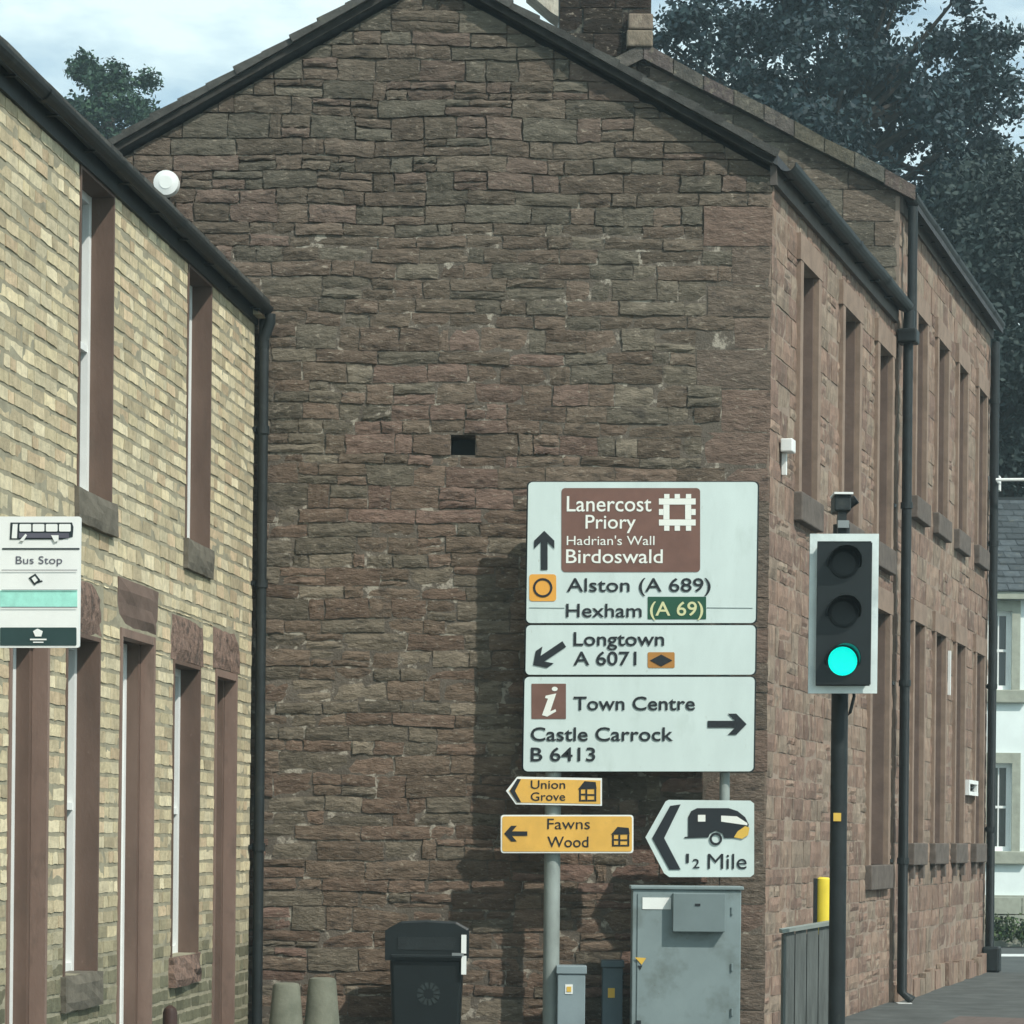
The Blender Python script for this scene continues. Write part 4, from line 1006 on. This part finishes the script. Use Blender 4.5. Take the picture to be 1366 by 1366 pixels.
def tree(name, label, base, top, crown, n, size, seed, cols, trunk_r, clumps, cr, shell=.35):
    """crown = (cx, cy, cz, rx, ry, rz)"""
    r = random.Random(seed); t = thing(name, label, 'tree', base)
    bx, by, bz = base; cx_, cy_, cz_, rx, ry, rz = crown
    MB().tube([(bx, by, bz - .3), (bx + .1, by, bz + (cz_ - bz) * .4), (cx_, cy_, cz_ - rz * .3), (cx_, cy_, cz_ + rz * .5)], [trunk_r * 1.3, trunk_r, trunk_r * .7, trunk_r * .2], 10).build('trunk', BARK, t)
    cs_, rs_ = [], []
    for i in range(clumps):
        while True:
            p = Vector((r.uniform(-1, 1), r.uniform(-1, 1), r.uniform(-1, 1)))
            if p.length < 1: break
        if p.length < .45: p *= 1.5
        q = Vector((cx_ + p.x * rx, cy_ + p.y * ry, cz_ + p.z * rz)); cs_.append(tuple(q)); rs_.append(cr * r.uniform(.6, 1.25))
        if i % 4 == 0:
            s0 = Vector((cx_, cy_, cz_ - rz * .6 * r.random())); MB().tube([s0, (s0 + q) / 2 + Vector((0, 0, -.2)), q + (q - s0) * .05], [trunk_r * .3, trunk_r * .16, trunk_r * .05], 6).build('limb', BARK, t)
    leaves(cs_, rs_, n, size, seed, cols, 'crown', t, shell=shell)
    return t
DKG = [(.026, .048, .056), (.035, .06, .062), (.022, .04, .05), (.04, .055, .062)]
def crown_px(x, y, rx, ry, D, d): p = P(x, y, D); return (p.x, D, p.z, rx * D / F, d, ry * D / F)
D_ = 62
cr = crown_px(1110, 165, 265, 235, D_, 2.6)
tree('large_tree', 'large dark broadleaf tree rising behind the tall house, sky glinting through', (cr[0], D_, -.1), 0, cr, 88000, .085, 4, DKG, .5, 260, .7, .1)
cr = crown_px(1330, 430, 130, 250, 50 + 12, 3)
D_ = 59
cr = crown_px(1345, 440, 125, 215, D_, 2.4)
tree('dark_tree', 'dense dark tree above the white house roof, right of the tall house', (cr[0], D_, -.1), 0, cr, 52000, .085, 8, [(.028, .042, .04), (.035, .05, .045)], .35, 60, 1.1)
D_ = 80
cr = crown_px(146, 158, 68, 92, D_, 1.3)
tree('distant_tree', 'green tree behind the roofs, between brick house eave and sandstone gable', (cr[0], D_, -.1), 0, cr, 20000, .085, 23, [(.03, .065, .04), (.04, .08, .045), (.028, .055, .04)], .3, 60, .5, .1)
cr = crown_px(75, 165, 22, 30, D_, 1)
# shrubs before the garden wall
t = thing('verge_shrubs', 'low green shrubs growing along the foot of the pale garden wall', 'shrub', (P(1350, 1117, 49.6).x, 49.6, -.1))
g_ = random.Random(2); cs_ = [(P(1320 + i * 9, 1117, 49.7).x, 49.6 + g_.uniform(-.1, .1), .1 + g_.uniform(0, .25)) for i in range(40)]
leaves(cs_, [g_.uniform(.12, .34) for _ in cs_], 3200, .045, 3, [(.05, .09, .03), (.07, .10, .04), (.04, .06, .03)], 'foliage', t)

# ---------------------------------------------------------------- light haze volume, added to imitate windscreen glare over the darks
hz = MB().box((-70, -30, -1.2), (90, 95, 27)).build('veil_haze', bpy.data.materials.new('veil_haze_air'))
hm_ = hz.data.materials[0]; hm_.use_nodes = True; t_ = hm_.node_tree; t_.nodes.clear()
pv_ = t_.nodes.new('ShaderNodeVolumePrincipled'); pv_.inputs['Color'].default_value = (.72, .92, 1, 1); pv_.inputs['Density'].default_value = .0009; pv_.inputs['Anisotropy'].default_value = .2
o_ = t_.nodes.new('ShaderNodeOutputMaterial'); t_.links.new(pv_.outputs[0], o_.inputs['Volume']); hz['kind'] = 'stuff'
SC.cycles.volume_bounces = 1
